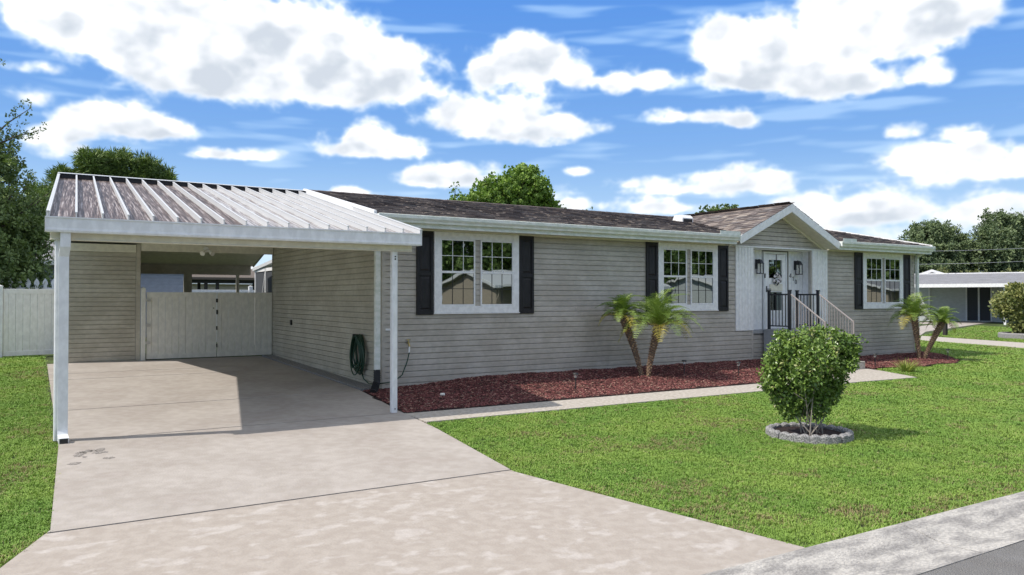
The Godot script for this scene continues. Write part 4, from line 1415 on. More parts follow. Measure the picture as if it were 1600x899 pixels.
	for r in rows:
		var h := thing("road_side_house", r[5], "house", Vector3(r[0], -0.27, r[1]))
		gable_house(h, Vector3(r[0], -0.27, r[1]), PI, r[2], 8.0, 2.8, 1.1, M[r[3]], M[r[4]])
		var bb := Basis(Vector3.UP, PI)
		for wx in [-4.5, 0.5, 4.0]:
			house_window(h, Vector3(r[0], -0.27, r[1]), bb, wx, 1.2, 1.2, 1.2)
		st = new_st()
		extrude(st, PackedVector2Array([Vector2(-0.05, 2.75), Vector2(-5.2, 2.45), Vector2(-5.2, 2.62), Vector2(-0.05, 2.92)]), Vector3(r[0] - 7.2, -0.27, r[1]), Vector3.BACK, Vector3.UP, Vector3.RIGHT, 5.6)
		obj("awning", st, M["rib_white"], h)
		for wx in [-7.0, -1.9]:
			obj("post", box_st(Vector3(r[0] + wx, -0.3, r[1] - 5.0), Vector3(r[0] + wx + 0.1, 2.2, r[1] - 4.9)), M["white"], h)
	st = new_st()
	box(st, Vector3(-300, -0.30, 17.42), Vector3(300, -0.20, 17.9))
	structure("far_curb", st, M["curb"])
	# overhead wires behind the home, on poles beyond it
	for k in 2:
		var wire := thing("overhead_wire", ["upper overhead wire crossing before the dark trees", "lower overhead wire crossing before the dark trees"][k], "wire", Vector3(48, 4, -14), "overhead wires")
		st = new_st()
		var pts: Array = []
		var rad: Array = []
		var ya := 4.85 - k * 0.87
		for i in 13:
			var t := i / 12.0
			pts.append(Vector3(42.7, ya, -17.2).lerp(Vector3(54.3, ya + 0.45, -10.0), t) - Vector3.UP * 0.12 * 4.0 * t * (1.0 - t))
			rad.append(0.013)
		tube(st, pts, rad, 5)
		obj("cable", st, M["steel"], wire)
	for p in [[Vector3(42.7, 0.19, -17.2), "timber utility pole standing behind the far end of the home"], [Vector3(54.3, 0.15, -10.0), "timber utility pole at the roadside beyond the next plot"]]:
		var pole := thing("utility_pole", p[1], "pole", p[0], "utility poles")
		st = new_st()
		tube(st, [p[0], p[0] + Vector3.UP * 5.1], [0.13, 0.1], 10)
		obj("shaft", st, M["bark"], pole)

# ---------------------------------------------------------------- plants
func leaf_spray(n: int, long: float, wide: float, seed_: int) -> ArrayMesh:
	# a small spray of folded leaves round one point
	var r := RandomNumberGenerator.new()
	r.seed = seed_
	var st := new_st()
	for i in n:
		var d := Vector3(r.randf_range(-1, 1), r.randf_range(-0.5, 1), r.randf_range(-1, 1)).normalized()
		var s := d.cross(Vector3(r.randf_range(-1, 1), r.randf_range(-1, 1), r.randf_range(-1, 1))).normalized()
		var n0 := s.cross(d).normalized()
		var o := d * long * r.randf_range(0.05, 0.35)
		var tip := o + d * long + n0 * long * -0.12
		var mid := o + d * long * 0.5
		var a := mid + s * wide + n0 * wide * 0.35
		var b := mid - s * wide + n0 * wide * 0.35
		st.set_color(Color.WHITE)
		tri(st, o, a, tip, (n0 + s * -0.3).normalized())
		tri(st, o, b, tip, (n0 + s * 0.3).normalized())
	return st.commit()

func random_turn(r: RandomNumberGenerator) -> Basis:
	return Basis.from_euler(Vector3(r.randf_range(-1.2, 1.2), r.randf_range(0, TAU), r.randf_range(-1.2, 1.2)))

# blobs: [x, y, z, radius] round the base; leaves sit in tufts on and inside each blob
func tree(called: String, label: String, group: String, at: Vector3, trunk_r: float, fork_h: float, blobs: Array, tufts_per_m2: float, per_tuft: int, tuft_r: float, leaf: Mesh, leaf_size: float, tint_a: Color, tint_b: Color, seed_: int, twigs := 0, squash := 0.85) -> Node3D:
	var t := thing(called, label, "tree", at, group)
	var r := RandomNumberGenerator.new()
	r.seed = seed_
	var st := new_st()
	var fork := at + Vector3(r.randf_range(-0.2, 0.2), fork_h, r.randf_range(-0.2, 0.2))
	tube(st, [at - Vector3.UP * 0.2, at + Vector3.UP * 0.25, at.lerp(fork, 0.5) + Vector3(r.randf_range(-0.1, 0.1), 0, r.randf_range(-0.1, 0.1)), fork], [trunk_r * 1.5, trunk_r * 1.1, trunk_r * 0.9, trunk_r * 0.75], 10)
	obj("trunk", st, M["bark"], t)
	var crown := Joined.new(leaf)
	var limbs := new_st()
	for bl in blobs:
		var c := at + Vector3(bl[0], bl[1], bl[2])
		var rad: float = bl[3]
		var bend := fork.lerp(c, 0.5) + Vector3(r.randf_range(-0.4, 0.4), r.randf_range(-0.2, 0.5), r.randf_range(-0.4, 0.4))
		tube(limbs, [fork - Vector3.UP * 0.2, bend, c + Vector3.UP * rad * 0.3], [trunk_r * 0.5, trunk_r * 0.3, trunk_r * 0.08], 6)
		for k in int(tufts_per_m2 * rad * rad * 12.0):
			var d := Vector3(r.randfn(), r.randfn(), r.randfn()).normalized()
			var depth := pow(r.randf(), 0.4)
			var tc := c + Vector3(d.x, d.y * squash, d.z) * rad * depth
			var tr := tuft_r * r.randf_range(0.6, 1.4)
			if k % 9 == 0:
				tube(limbs, [c + (tc - c) * 0.15, tc], [trunk_r * 0.07, trunk_r * 0.03], 4)
			for j in per_tuft:
				var p := tc + Vector3(r.randfn(), r.randfn() * 0.8, r.randfn()) * tr * 0.55
				var col := tint_a.lerp(tint_b, r.randf_range(0.25, 1.0))
				crown.add(random_turn(r), leaf_size * r.randf_range(0.7, 1.3), p, col)
	# loose twigs that stand out of the crown
	for k in twigs:
		var bl = blobs[r.randi_range(0, blobs.size() - 1)]
		var c := at + Vector3(bl[0], bl[1], bl[2])
		var d := Vector3(r.randf_range(-0.2, 1.0), r.randf_range(0.5, 1.3), r.randf_range(-0.6, 0.6)).normalized()
		var p0: Vector3 = c + d * bl[3] * 0.7
		var len := r.randf_range(0.8, 2.1)
		var pts := [p0, p0 + d * len * 0.5 + Vector3(r.randf_range(-0.1, 0.1), 0.05, 0), p0 + d * len]
		tube(limbs, pts, [0.035, 0.022, 0.008], 5)
		for j in 22:
			var q := p0 + d * len * r.randf_range(0.35, 1.05) + Vector3(r.randfn(), r.randfn(), r.randfn()) * 0.12
			crown.add(random_turn(r), leaf_size * r.randf_range(0.5, 0.9), q, tint_a.lerp(tint_b, r.randf_range(0.25, 1.0)))
	obj("limbs", limbs, M["bark"], t)
	inst("crown", crown.mesh(), M["leaf"], t, Vector3.ZERO)
	return t

func build_trees() -> void:
	var broad := leaf_spray(7, 0.5, 0.13, 5)
	var needle := leaf_spray(14, 0.6, 0.035, 6)
	var round_leaf := leaf_spray(6, 0.45, 0.17, 7)
	# left: dense oak over the fence
	tree("oak_tree", "dense dark evergreen oak rising behind the left privacy fence", "", Vector3(-10.4, 0.19, -15.5), 0.28, 1.8, [[1.0, 5.2, 0.4, 2.3], [2.6, 4.4, 0.6, 2.1], [3.0, 2.9, 0.8, 1.9], [0.2, 3.2, 1.6, 2.2], [-2.0, 4.8, 0.5, 2.4], [3.8, 3.6, -0.6, 1.6], [1.6, 6.6, -0.5, 1.7], [0.2, 7.6, 0.2, 1.6], [1.9, 7.3, 0.2, 1.1], [2.9, 5.9, 0.4, 1.2], [-1.2, 6.6, 0.5, 1.8], [3.6, 1.8, 0.6, 1.5], [1.4, 1.9, 1.5, 1.6], [-2.6, 2.4, 1.0, 2.0]], 5.0, 12, 0.34, broad, 0.26, Color(0.058, 0.095, 0.038), Color(0.225, 0.304, 0.093), 11, 44)
	# pine behind the carport
	tree("pine_tree", "spreading pine behind the carport roof", "", Vector3(-1.0, 0.19, -37), 0.3, 5.0, [[-3.0, 8.3, 0, 0.74], [-1.9, 9.2, 0.5, 0.78], [-0.5, 9.4, 0, 0.74], [0.9, 9.1, 0.3, 0.78], [1.9, 8.6, 0, 0.70], [0.2, 8.0, 0, 1.07], [-2.0, 7.5, 0, 1.07], [1.7, 7.4, 0.4, 0.98], [-3.8, 7.3, 0, 0.82], [2.4, 7.9, -0.3, 0.57], [-1.2, 8.4, 0, 0.74]], 5.0, 9, 0.30, needle, 0.62, Color(0.046, 0.086, 0.030), Color(0.218, 0.310, 0.069), 12, 0)
	# low scrub between the oak and the pine
	tree("broad_tree", "bright green shrubby tree between the oak and the pine", "", Vector3(-6.2, 0.19, -26), 0.16, 2.0, [[0, 4.6, 0, 1.5], [0.9, 5.2, 0, 1.2], [-0.9, 3.6, 0.4, 1.5], [1.0, 3.2, 0.3, 1.5], [0.1, 2.2, 0.5, 1.6]], 4.0, 10, 0.32, round_leaf, 0.30, Color(0.069, 0.117, 0.031), Color(0.225, 0.313, 0.069), 13, 4)
	# middle: lime-green tree behind the ridge
	tree("sycamore_tree", "lime-green leafy tree rising behind the home's ridge", "", Vector3(15.2, 0.19, -20.5), 0.2, 3.8, [[0.9, 7.2, 0.3, 1.35], [0.3, 6.2, 0, 1.5], [-0.7, 6.9, 0.2, 1.0], [-1.7, 6.2, 0, 0.85], [-2.5, 6.0, 0, 0.75], [-3.2, 5.8, 0, 0.7], [2.0, 6.4, 0, 1.1], [2.5, 5.8, 0.2, 0.9], [1.2, 7.9, 0, 0.7], [-0.2, 5.2, 0, 1.8]], 8.0, 9, 0.26, round_leaf, 0.30, Color(0.069, 0.137, 0.028), Color(0.283, 0.420, 0.069), 14, 2)
	# distant crowns
	tree("distant_tree", "small dark tree crown behind the entry gable's ridge", "", Vector3(47.5, 0.19, -36), 0.3, 6.0, [[-1.0, 8.6, 0, 1.4], [0.6, 9.0, 0, 1.2], [2.0, 8.4, 0, 1.0], [4.0, 8.2, 0, 0.9], [6.3, 8.9, 0, 0.7], [0.5, 7.4, 0, 2.0]], 3.0, 8, 0.4, round_leaf, 0.46, Color(0.049, 0.087, 0.031), Color(0.176, 0.254, 0.078), 15)
	tree("distant_tree", "tiny tree top peeping over the middle of the ridge", "", Vector3(38.5, 0.19, -45), 0.3, 6.0, [[-1.6, 9.0, 0, 0.7], [0, 9.2, 0, 0.7], [1.2, 9.0, 0, 0.5], [0.2, 8.0, 0, 1.4]], 3.0, 8, 0.4, round_leaf, 0.46, Color(0.059, 0.098, 0.039), Color(0.176, 0.244, 0.098), 16)
	# right: tall oaks
	var dk := Color(0.048, 0.085, 0.044)
	var lt := Color(0.189, 0.247, 0.107)
	tree("oak_tree", "tall dark oak left of the pair above the neighbour's carport", "", Vector3(63.0, 0.1, -25.5), 0.45, 3.5, [[-0.8, 6.9, 0, 1.7], [0.8, 7.3, 0, 1.4], [2.8, 6.6, 0, 1.6], [3.2, 4.8, 0.3, 2.0], [3.0, 3.0, 0.3, 1.8], [-2.6, 5.8, 0, 1.7], [-3.8, 4.6, 0.3, 1.4], [1.6, 6.0, 0.4, 2.0], [0, 5.0, 0.6, 2.2], [-2.2, 3.8, 0.6, 2.0], [1.2, 3.6, 0.8, 2.1], [-4.2, 3.0, 0.4, 1.4]], 2.6, 9, 0.42, broad, 0.42, dk, lt, 17, 1)
	tree("oak_tree", "tallest broad oak above the neighbour's carport roof", "", Vector3(68.5, 0.1, -22.0), 0.5, 4.0, [[-1.0, 8.0, 0, 1.5], [1.0, 8.1, 0, 1.4], [-2.8, 5.6, 0, 1.8], [2.4, 7.4, 0.2, 1.4], [-2.2, 6.8, 0.2, 1.6], [0.6, 6.4, 0.6, 2.1], [3.0, 5.8, 0.3, 1.7], [-1.4, 4.6, 0.8, 2.3], [1.6, 4.2, 0.8, 2.3], [3.8, 4.2, 0.4, 1.7]], 2.6, 9, 0.42, broad, 0.42, dk, lt, 18, 1)
	tree("oak_tree", "half-hidden oak at the edge beyond the next plot", "", Vector3(75.5, 0.1, -17.0), 0.4, 3.5, [[0, 7.0, 0, 1.9], [1.4, 6.0, 0.3, 2.0], [-1.6, 5.2, 0.4, 2.0], [0.5, 4.0, 0.5, 2.3], [-2.4, 3.4, 0.4, 1.8]], 2.6, 9, 0.42, broad, 0.42, dk, lt, 19, 1)
	# scrub row under the oaks
	for k in 8:
		var p := Vector3(58.5, 0.1, -22.0).lerp(Vector3(73.0, 0.1, -10.0), k / 7.0)
		tree("scrub_bush", "olive scrub thicket below the oaks, behind the neighbour's roof", "scrub under the oaks", p, 0.08, 0.8, [[0, 2.2 + 0.4 * sin(k * 2.1), 0, 1.3], [0.8, 1.6, 0.3, 1.3], [-0.8, 1.6, 0.2, 1.3], [0, 3.1, -0.3, 0.9]], 2.6, 8, 0.4, round_leaf, 0.38, Color(0.069, 0.094, 0.043), Color(0.244, 0.265, 0.098), 40 + k)
	# across the road, mirrored in the windows
	for k in 10:
		var p := Vector3(-6.0 + k * 9.5 + rng.randf_range(-1.5, 1.5), -0.27, 43.0 + rng.randf_range(-3, 5))
		var hh := rng.randf_range(0.0, 2.5)
		tree("road_side_tree", "leafy tree behind the houses across the road", "trees across the road", p, 0.35, 3.5, [[0, 8.0 + hh, 0, 3.0], [2.8, 6.5 + hh * 0.5, 0, 2.6], [-2.8, 6.4 + hh * 0.6, 0, 2.7], [0.5, 5.0, -0.5, 3.2], [3.5, 4.2, 0, 2.4], [-3.5, 4.2, 0, 2.4]], 0.8, 7, 0.8, round_leaf, 0.85, Color(0.059, 0.107, 0.031), Color(0.215, 0.313, 0.078), 80 + k)

# ---------------------------------------------------------------- entry steps with railings
func build_steps() -> void:
	var steps := thing("entry_steps", "grey-sided concrete entry steps with black landing rails and tan handrails", "steps", Vector3(11.45, -0.06, 0.8))
	var x0 := 10.74
	var x1 := 12.20
	var st := new_st()
	bevel_box(st, Vector3(x0, -0.15, 0.046), Vector3(x1, 0.88, 0.82), 0.015, 0)
	var base := obj("landing", st, M["grey_paint"], steps)
	st = new_st()
	bevel_box(st, Vector3(x0 - 0.015, 0.88, 0.046), Vector3(x1 + 0.015, 0.91, 0.835), 0.008, 0)
	obj("landing_top", st, M["grey_paint"], base)
	for k in 4:
		st = new_st()
		var top := 0.88 - (k + 1) * 0.188
		bevel_box(st, Vector3(x0 + 0.01, -0.15, 0.822 + k * 0.275), Vector3(x1 + (0.12 if k == 3 else -0.01), top, 0.822 + (k + 1) * 0.275 - 0.002), 0.012, 0)
		obj("step", st, M["walk"] if k == 3 else M["grey_paint"], steps)
	# black landing rails: left and right sides
	for px in [10.90, 12.03]:
		for pz in [0.09, 0.75]:
			st = new_st()
			bevel_box(st, Vector3(px - 0.032, 0.91, pz - 0.032), Vector3(px + 0.032, 1.92, pz + 0.032), 0.005, 1)
			bevel_box(st, Vector3(px - 0.042, 1.92, pz - 0.042), Vector3(px + 0.042, 1.95, pz + 0.042), 0.008, 1)
			obj("rail_post", st, M["black_metal"], steps)
		st = new_st()
		bevel_box(st, Vector3(px - 0.02, 1.81, 0.122), Vector3(px + 0.02, 1.85, 0.718), 0.005, 2)
		bevel_box(st, Vector3(px - 0.018, 0.99, 0.122), Vector3(px + 0.018, 1.02, 0.718), 0.005, 2)
		obj("landing_rail", st, M["black_metal"], steps)
		for k in 5:
			var bz := 0.21 + k * 0.102
			st = box_st(Vector3(px - 0.009, 1.02, bz - 0.009), Vector3(px + 0.009, 1.81, bz + 0.009))
			obj("baluster", st, M["black_metal"], steps)
		# sloping tan handrail down the steps
		var a := Vector3(px, 1.83, 0.80)
		var b := Vector3(px, 1.14, 1.80)
		st = new_st()
		var al := (b - a).normalized()
		var up := Vector3(0, al.z, -al.y).normalized()
		extrude(st, PackedVector2Array([Vector2(-0.018, -0.014), Vector2(0.018, -0.014), Vector2(0.018, 0.008), Vector2(0.010, 0.015), Vector2(-0.010, 0.015), Vector2(-0.018, 0.008)]), a, Vector3.RIGHT, up, al, a.distance_to(b))
		extrude(st, PackedVector2Array([Vector2(-0.014, -0.78), Vector2(0.014, -0.78), Vector2(0.014, -0.75), Vector2(-0.014, -0.75)]), a + Vector3(0, -0.12, 0.03), Vector3.RIGHT, Vector3.UP, al, a.distance_to(b) - 0.05)
		obj("handrail", st, M["tan_rail"], steps)
		st = new_st()
		bevel_box(st, Vector3(px - 0.024, 0.0, 1.786), Vector3(px + 0.024, 1.16, 1.834), 0.005, 1)
		obj("end_post", st, M["tan_rail"], steps)
		for k in 12:
			var t := (k + 0.7) / 12.4
			var p := a.lerp(b, t)
			st = box_st(Vector3(px - 0.0065, p.y - 0.86, p.z - 0.0065), Vector3(px + 0.0065, p.y - 0.012, p.z + 0.0065))
			obj("picket", st, M["tan_rail"], steps)

# ---------------------------------------------------------------- planting beds
func in_bed(x: float, z: float) -> bool:
	if z < 0.0:
		return x > 17.7 and x < 18.3 and z > -0.5
	if x < 10.0:
		return z < 2.67 and x > along(DRIVE_RIGHT, z) + 0.02
	if x < 12.4:
		return z < 2.3 - (x - 10.0) * 0.9
	var edge := 2.15 + 0.12 * sin(x * 2.3) if x < 15.6 else 2.2 - pow(maxf(x - 15.6, 0.0) / 2.7, 2.0) * 1.9
	return x < 18.2 and z < edge

var bed_noise: FastNoiseLite
func mulch_y(x: float, z: float) -> float:
	if bed_noise == null:
		bed_noise = FastNoiseLite.new()
		bed_noise.seed = 3
		bed_noise.frequency = 1.4
		bed_noise.fractal_octaves = 3
	var k := 1.0 if x < 11.0 else 0.35
	return ground_y(z) + 0.035 + 0.135 * k * smoothstep(2.1, 0.0, z) * smoothstep(-0.3, 2.6, x) + bed_noise.get_noise_2d(x, z) * 0.022

func build_garden() -> void:
	var st := new_st()
	var s := 0.14
	var x := -0.7
	while x < 18.4:
		var z := -0.5
		while z < 2.8:
			if in_bed(x + s / 2, z + s / 2):
				var a := Vector3(x, mulch_y(x, z), z)
				var b := Vector3(x + s, mulch_y(x + s, z), z)
				var c := Vector3(x + s, mulch_y(x + s, z + s), z + s)
				var d := Vector3(x, mulch_y(x, z + s), z + s)
				quad(st, a, b, c, d, Vector3.UP)
				for e in [[a, b, 0, -s], [b, c, s, 0], [c, d, 0, s], [d, a, -s, 0]]:
					if not in_bed(x + s / 2 + e[2], z + s / 2 + e[3]):
						quad(st, e[0], e[1], e[1] + Vector3.DOWN * 0.1, e[0] + Vector3.DOWN * 0.1, Vector3(e[2], 0, e[3]))
			z += s
		x += s
	structure("mulch_bed", st, M["mulch_base"])
	# loose chips of red-dyed bark
	st = new_st()
	st.set_color(Color.WHITE)
	bevel_box(st, Vector3(-0.030, -0.005, -0.009), Vector3(0.030, 0.005, 0.009), 0.003, 0)
	var chip := st.commit()
	var r := RandomNumberGenerator.new()
	r.seed = 21
	var buf := PackedFloat32Array()
	for i in 95000:
		var px := r.randf_range(-0.75, 18.2)
		var pz := r.randf_range(-0.4, 2.72)
		if not in_bed(px, pz):
			continue
		var v := r.randf()
		var c := Color(0.065, 0.022, 0.020).lerp(Color(0.33, 0.115, 0.105), v * v) if r.randf() < 0.92 else Color(0.40, 0.25, 0.19)
		buf.append_array(row(Basis.from_euler(Vector3(r.randf_range(-0.4, 0.4), r.randf_range(0, TAU), r.randf_range(-0.4, 0.4))).scaled(Vector3.ONE * r.randf_range(0.35, 0.95)), Vector3(px, mulch_y(px, pz) + r.randf_range(0.0, 0.014), pz), c))
	var chips := scatter("mulch_chips", chip, M["chip"], self, buf)
	tag(chips, "red-brown bark mulch chips covering the beds along the home", "mulch", "", "stuff")
	# palms
	palm_pair("pygmy_palm", "twin-trunked pygmy palm in red mulch between the first two windows", Vector3(5.72, 0.02, 1.08), [[Vector3(-0.38, 1.34, -0.35), 0.72, 28], [Vector3(0.30, 1.12, 0.10), 1.12, 36]], 31)
	palm_pair("pygmy_palm", "twin-trunked pygmy palm beside the far corner of the home", Vector3(16.15, -0.04, 1.1), [[Vector3(-0.12, 1.24, -0.1), 0.95, 32], [Vector3(0.42, 1.08, 0.42), 0.68, 22]], 33)
	ring_bush()
	# spider-like grass clump by the walk
	var clump := thing("grass_clump", "yellow-green arching grass clump at the end of the walk", "plant", Vector3(12.75, -0.10, 2.75))
	st = new_st()
	for k in 170:
		var a := r.randf_range(0, TAU)
		var out := Vector3(cos(a), 0, sin(a))
		var len := r.randf_range(0.28, 0.55)
		var lean := r.randf_range(0.35, 1.0)
		var o := Vector3(12.75, -0.09, 2.75) + out * r.randf_range(0.0, 0.16)
		var side := Vector3(-out.z, 0, out.x) * 0.009
		st.set_color(Color(0.17, 0.24, 0.05).lerp(Color(0.40, 0.42, 0.10), r.randf()))
		var prev := o
		for i in 4:
			var t := (i + 1) / 4.0
			var q := o + out * len * lean * t + Vector3.UP * len * (t * 1.05 - t * t * 0.75 * lean)
			var w0 := 1.0 - i / 4.0
			var w1 := 1.0 - t
			quad(st, prev - side * w0, prev + side * w0, q + side * w1, q - side * w1, Vector3.UP)
			prev = q
	obj("blades", st, M["grass"], clump)

func frond_mesh(length: float, seed_: int, dry := false) -> ArrayMesh:
	# an arching feather leaf: growing along +x, curving down
	var r := RandomNumberGenerator.new()
	r.seed = seed_
	var st := new_st()
	var pts: Array = []
	var rad: Array = []
	for i in 9:
		var t := i / 8.0
		pts.append(Vector3(length * (t - 0.15 * t * t), length * (0.36 * t - 0.60 * t * t * t), 0))
		rad.append(0.009 * (1.0 - t * 0.8))
	st.set_color(Color(1.1, 1.0, 0.8))
	tube(st, pts, rad, 5)
	for k in 28:
		var t := 0.12 + 0.88 * k / 28.0
		var i := mini(int(t * 8.0), 7)
		var p: Vector3 = pts[i].lerp(pts[i + 1], t * 8.0 - i)
		var d: Vector3 = (pts[i + 1] - pts[i]).normalized()
		var ll := length * 0.30 * sin(PI * clampf(0.16 + 0.80 * t, 0, 1)) * r.randf_range(0.85, 1.1)
		for sgn in [-1, 1]:
			var dir := (d * 0.55 + Vector3(0, 0.28 + r.randf_range(-0.12, 0.12), sgn * 0.85)).normalized()
			var tip := p + dir * ll + Vector3.DOWN * ll * 0.28
			var mid := p + dir * ll * 0.55
			var wd := d * 0.0075
			var v := r.randf_range(0.8, 1.2)
			st.set_color(Color(v, v, v))
			quad(st, p - wd * 0.6, p + wd * 0.6, mid + wd, mid - wd, Vector3.UP)
			tri(st, mid - wd, mid + wd, tip, Vector3(0, 1, 0.2 * sgn).normalized())
	return st.commit()

func palm_pair(called: String, label: String, at: Vector3, trunks: Array, seed_: int) -> void:
	var root := thing(called, label, "palm", at, "pygmy palms along the front")
	var r := RandomNumberGenerator.new()
	r.seed = seed_
	var tint_tex: Array = []
	for kt in trunks.size():
		var top: Vector3 = at + trunks[kt][0]
		var foot: Vector3 = at + Vector3(trunks[kt][0].x * 0.12, -0.08, trunks[kt][0].z * 0.12)
		var st := new_st()
		st.set_color(Color(0.16, 0.115, 0.08))
		var pts: Array = []
		var rad: Array = []
		var bow := Vector3(trunks[kt][0].x * -0.10, 0, 0)
		for i in 12:
			var t := i / 11.0
			pts.append(foot.lerp(top, t) + bow * sin(PI * t))
			rad.append(0.040 + 0.058 * pow(t, 1.2) * (1.0 if t < 0.85 else 1.0 - (t - 0.85) * 2.5))
		tube(st, pts, rad, 12)
		# stubs of old leaf bases winding up the trunk
		for k in 150:
			var t := k / 150.0
			var i := mini(int(t * 11.0), 10)
			var p: Vector3 = pts[i].lerp(pts[i + 1], t * 11.0 - i)
			var rr: float = lerpf(rad[i], rad[i + 1], t * 11.0 - i)
			var a := k * 2.399
			var out := Vector3(cos(a), 0, sin(a))
			var v := r.randf()
			st.set_color(Color(0.20, 0.11, 0.065).lerp(Color(0.50, 0.34, 0.21), v))
			var len := 0.022 + 0.030 * t
			var s := Vector3(-out.z, 0, out.x) * (0.016 + 0.010 * t)
			var b0 := p + out * (rr - 0.006)
			var tipp := p + out * (rr + len) + Vector3.UP * len * 0.9
			tri(st, b0 - s, b0 + s, tipp, (out + Vector3.DOWN * 0.4).normalized())
			tri(st, b0 - s + Vector3.UP * 0.03, b0 + s + Vector3.UP * 0.03, tipp, (out * 0.4 + Vector3.UP).normalized())
			tri(st, b0 - s, b0 - s + Vector3.UP * 0.03, tipp, -s.normalized())
			tri(st, b0 + s, b0 + s + Vector3.UP * 0.03, tipp, s.normalized())
		obj("trunk", st, M["bark_tint"], root)
		var n: int = trunks[kt][2]
		var size: float = trunks[kt][1]
		var kinds := [frond_mesh(size, seed_ + 1), frond_mesh(size * 0.92, seed_ + 2), frond_mesh(size * 0.8, seed_ + 3)]
		for k in n:
			var age := float(k) / n
			var a := k * 2.399 + r.randf_range(-0.2, 0.2)
			var lift := lerpf(1.30, -0.22, pow(age, 0.8)) + r.randf_range(-0.08, 0.08)
			var m := StandardMaterial3D.new()
			m.vertex_color_use_as_albedo = true
			m.roughness = 0.55
			m.backlight_enabled = true
			m.backlight = Color(0.45, 0.5, 0.2)
			var g := lin(0.17, 0.27, 0.05).lerp(lin(0.27, 0.37, 0.075), r.randf())
			if age > 0.88:
				g = lin(0.44, 0.38, 0.07)
			m.albedo_color = g
			var o := inst("frond", kinds[k % 3], m, root, top - Vector3.UP * 0.03)
			o.basis = Basis(Vector3.UP, -a) * Basis(Vector3.BACK, lift)

func ring_bush() -> void:
	var c := Vector3(3.50, ground_y(7.0), 6.98)
	# scalloped concrete edging in four curved pieces
	for k in 4:
		var ed := thing("edging_stone", "curved scalloped concrete edging block of the ring round the clipped shrub", "edging", c + Vector3(cos(k * PI / 2 + 0.9), 0, sin(k * PI / 2 + 0.9)) * 0.55, "ring of edging blocks")
		var st := new_st()
		var n := 40
		var a0 := k * PI / 2 + 0.12
		var a1 := a0 + PI / 2 - 0.035
		var prev: Array = []
		for i in n + 1:
			var t := float(i) / n
			var a := lerpf(a0, a1, t)
			var d := Vector3(cos(a), 0, sin(a))
			var scal := absf(sin(t * PI * 6.0))
			var h := 0.085 + 0.030 * pow(scal, 0.6)
			var bulge := 0.012 * pow(scal, 0.6)
			var base := c + Vector3.DOWN * 0.03
			var ring := [base + d * (0.49 - bulge), base + d * (0.49 - bulge) + Vector3.UP * (h + 0.01), base + d * 0.505 + Vector3.UP * (h + 0.03), base + d * 0.545 + Vector3.UP * (h + 0.03), base + d * (0.565 + bulge) + Vector3.UP * (h + 0.008), base + d * (0.57 + bulge)]
			if i > 0:
				for j in 5:
					var mid: Vector3 = (ring[j] + ring[j + 1]) / 2.0
					quad(st, prev[j], prev[j + 1], ring[j + 1], ring[j], mid - (c + d * 0.53 + Vector3.UP * 0.03))
			if i == 0 or i == n:
				for j in range(1, 5):
					tri(st, ring[0], ring[j], ring[j + 1], Vector3(-d.z, 0, d.x) * (-1 if i == 0 else 1))
			prev = ring
		obj("block", st, M["edging"], ed)
	var st := new_st()
	var rim := PackedVector2Array()
	for i in 28:
		rim.append(Vector2(c.x + cos(TAU * i / 28) * 0.495, c.z + sin(TAU * i / 28) * 0.495))
	slab(st, rim, 0.05, 0.06)
	structure("ring_soil", st, M["mulch_base"])
	var bush := thing("clipped_shrub", "clipped leafy shrub with bare lower stems in a ring of edging stones", "shrub", c + Vector3.UP * 0.05)
	shrub(bush, c + Vector3.UP * 0.04, [[0.05, 0.40, 0.10, 0.16], [-0.10, 0.38, -0.12, 0.15], [-0.25, 1.22, -0.15, 0.23], [-0.03, 1.25, 0.04, 0.25], [0.23, 1.28, 0.14, 0.23], [0.40, 1.22, 0.31, 0.19], [-0.37, 0.98, -0.23, 0.21], [-0.22, 1.00, 0.03, 0.26], [0.14, 1.02, -0.02, 0.28], [0.28, 1.02, 0.29, 0.25], [0.48, 1.05, 0.24, 0.16], [-0.43, 0.74, -0.21, 0.18], [-0.20, 0.74, -0.18, 0.25], [-0.02, 0.76, 0.11, 0.26], [0.25, 0.80, 0.15, 0.23], [-0.30, 0.52, -0.18, 0.18], [-0.04, 0.52, -0.03, 0.21], [0.15, 0.56, 0.15, 0.18], [-0.19, 1.10, 0.31, 0.26], [0.23, 1.10, -0.29, 0.26], [-0.34, 0.85, 0.18, 0.21], [0.38, 0.90, -0.16, 0.21], [0.30, 0.62, 0.18, 0.11], [-0.27, 0.34, -0.11, 0.11]], 3200, 0.088, Color(0.085, 0.155, 0.030), Color(0.235, 0.34, 0.075), 51, 1.46)
	# the neighbour's matching shrub
	var c2 := Vector3(30.6, ground_y(-2.6), -2.7)
	var bush2 := thing("clipped_shrub", "large yellowish clipped shrub in a white ring on the next plot", "shrub", c2)
	shrub(bush2, c2, [[0, 1.5, 0, 0.85], [0.9, 1.55, 0.1, 0.75], [-0.8, 1.6, 0, 0.65], [0.2, 1.0, 0, 0.8], [-0.4, 0.8, 0.1, 0.6], [0.9, 0.9, 0, 0.6], [0.2, 1.85, 0, 0.55], [-0.8, 1.95, 0, 0.4], [1.0, 1.95, 0.1, 0.45], [0, 0.5, 0, 0.5], [-1.1, 1.75, 0.2, 0.4], [0.3, 1.4, 0.7, 0.6], [-0.3, 1.4, -0.7, 0.6]], 4200, 0.21, Color(0.087, 0.123, 0.036), Color(0.362, 0.362, 0.131), 52, 2.25)
	st = new_st()
	lathe(st, [Vector2(0.95, 0.0), Vector2(0.95, 0.2), Vector2(0.98, 0.24), Vector2(1.06, 0.24), Vector2(1.10, 0.2), Vector2(1.10, 0.0)], c2, 32)
	tag(obj("edging_ring", st, M["edging"]), "round white edging ring under the neighbour's shrub", "edging")

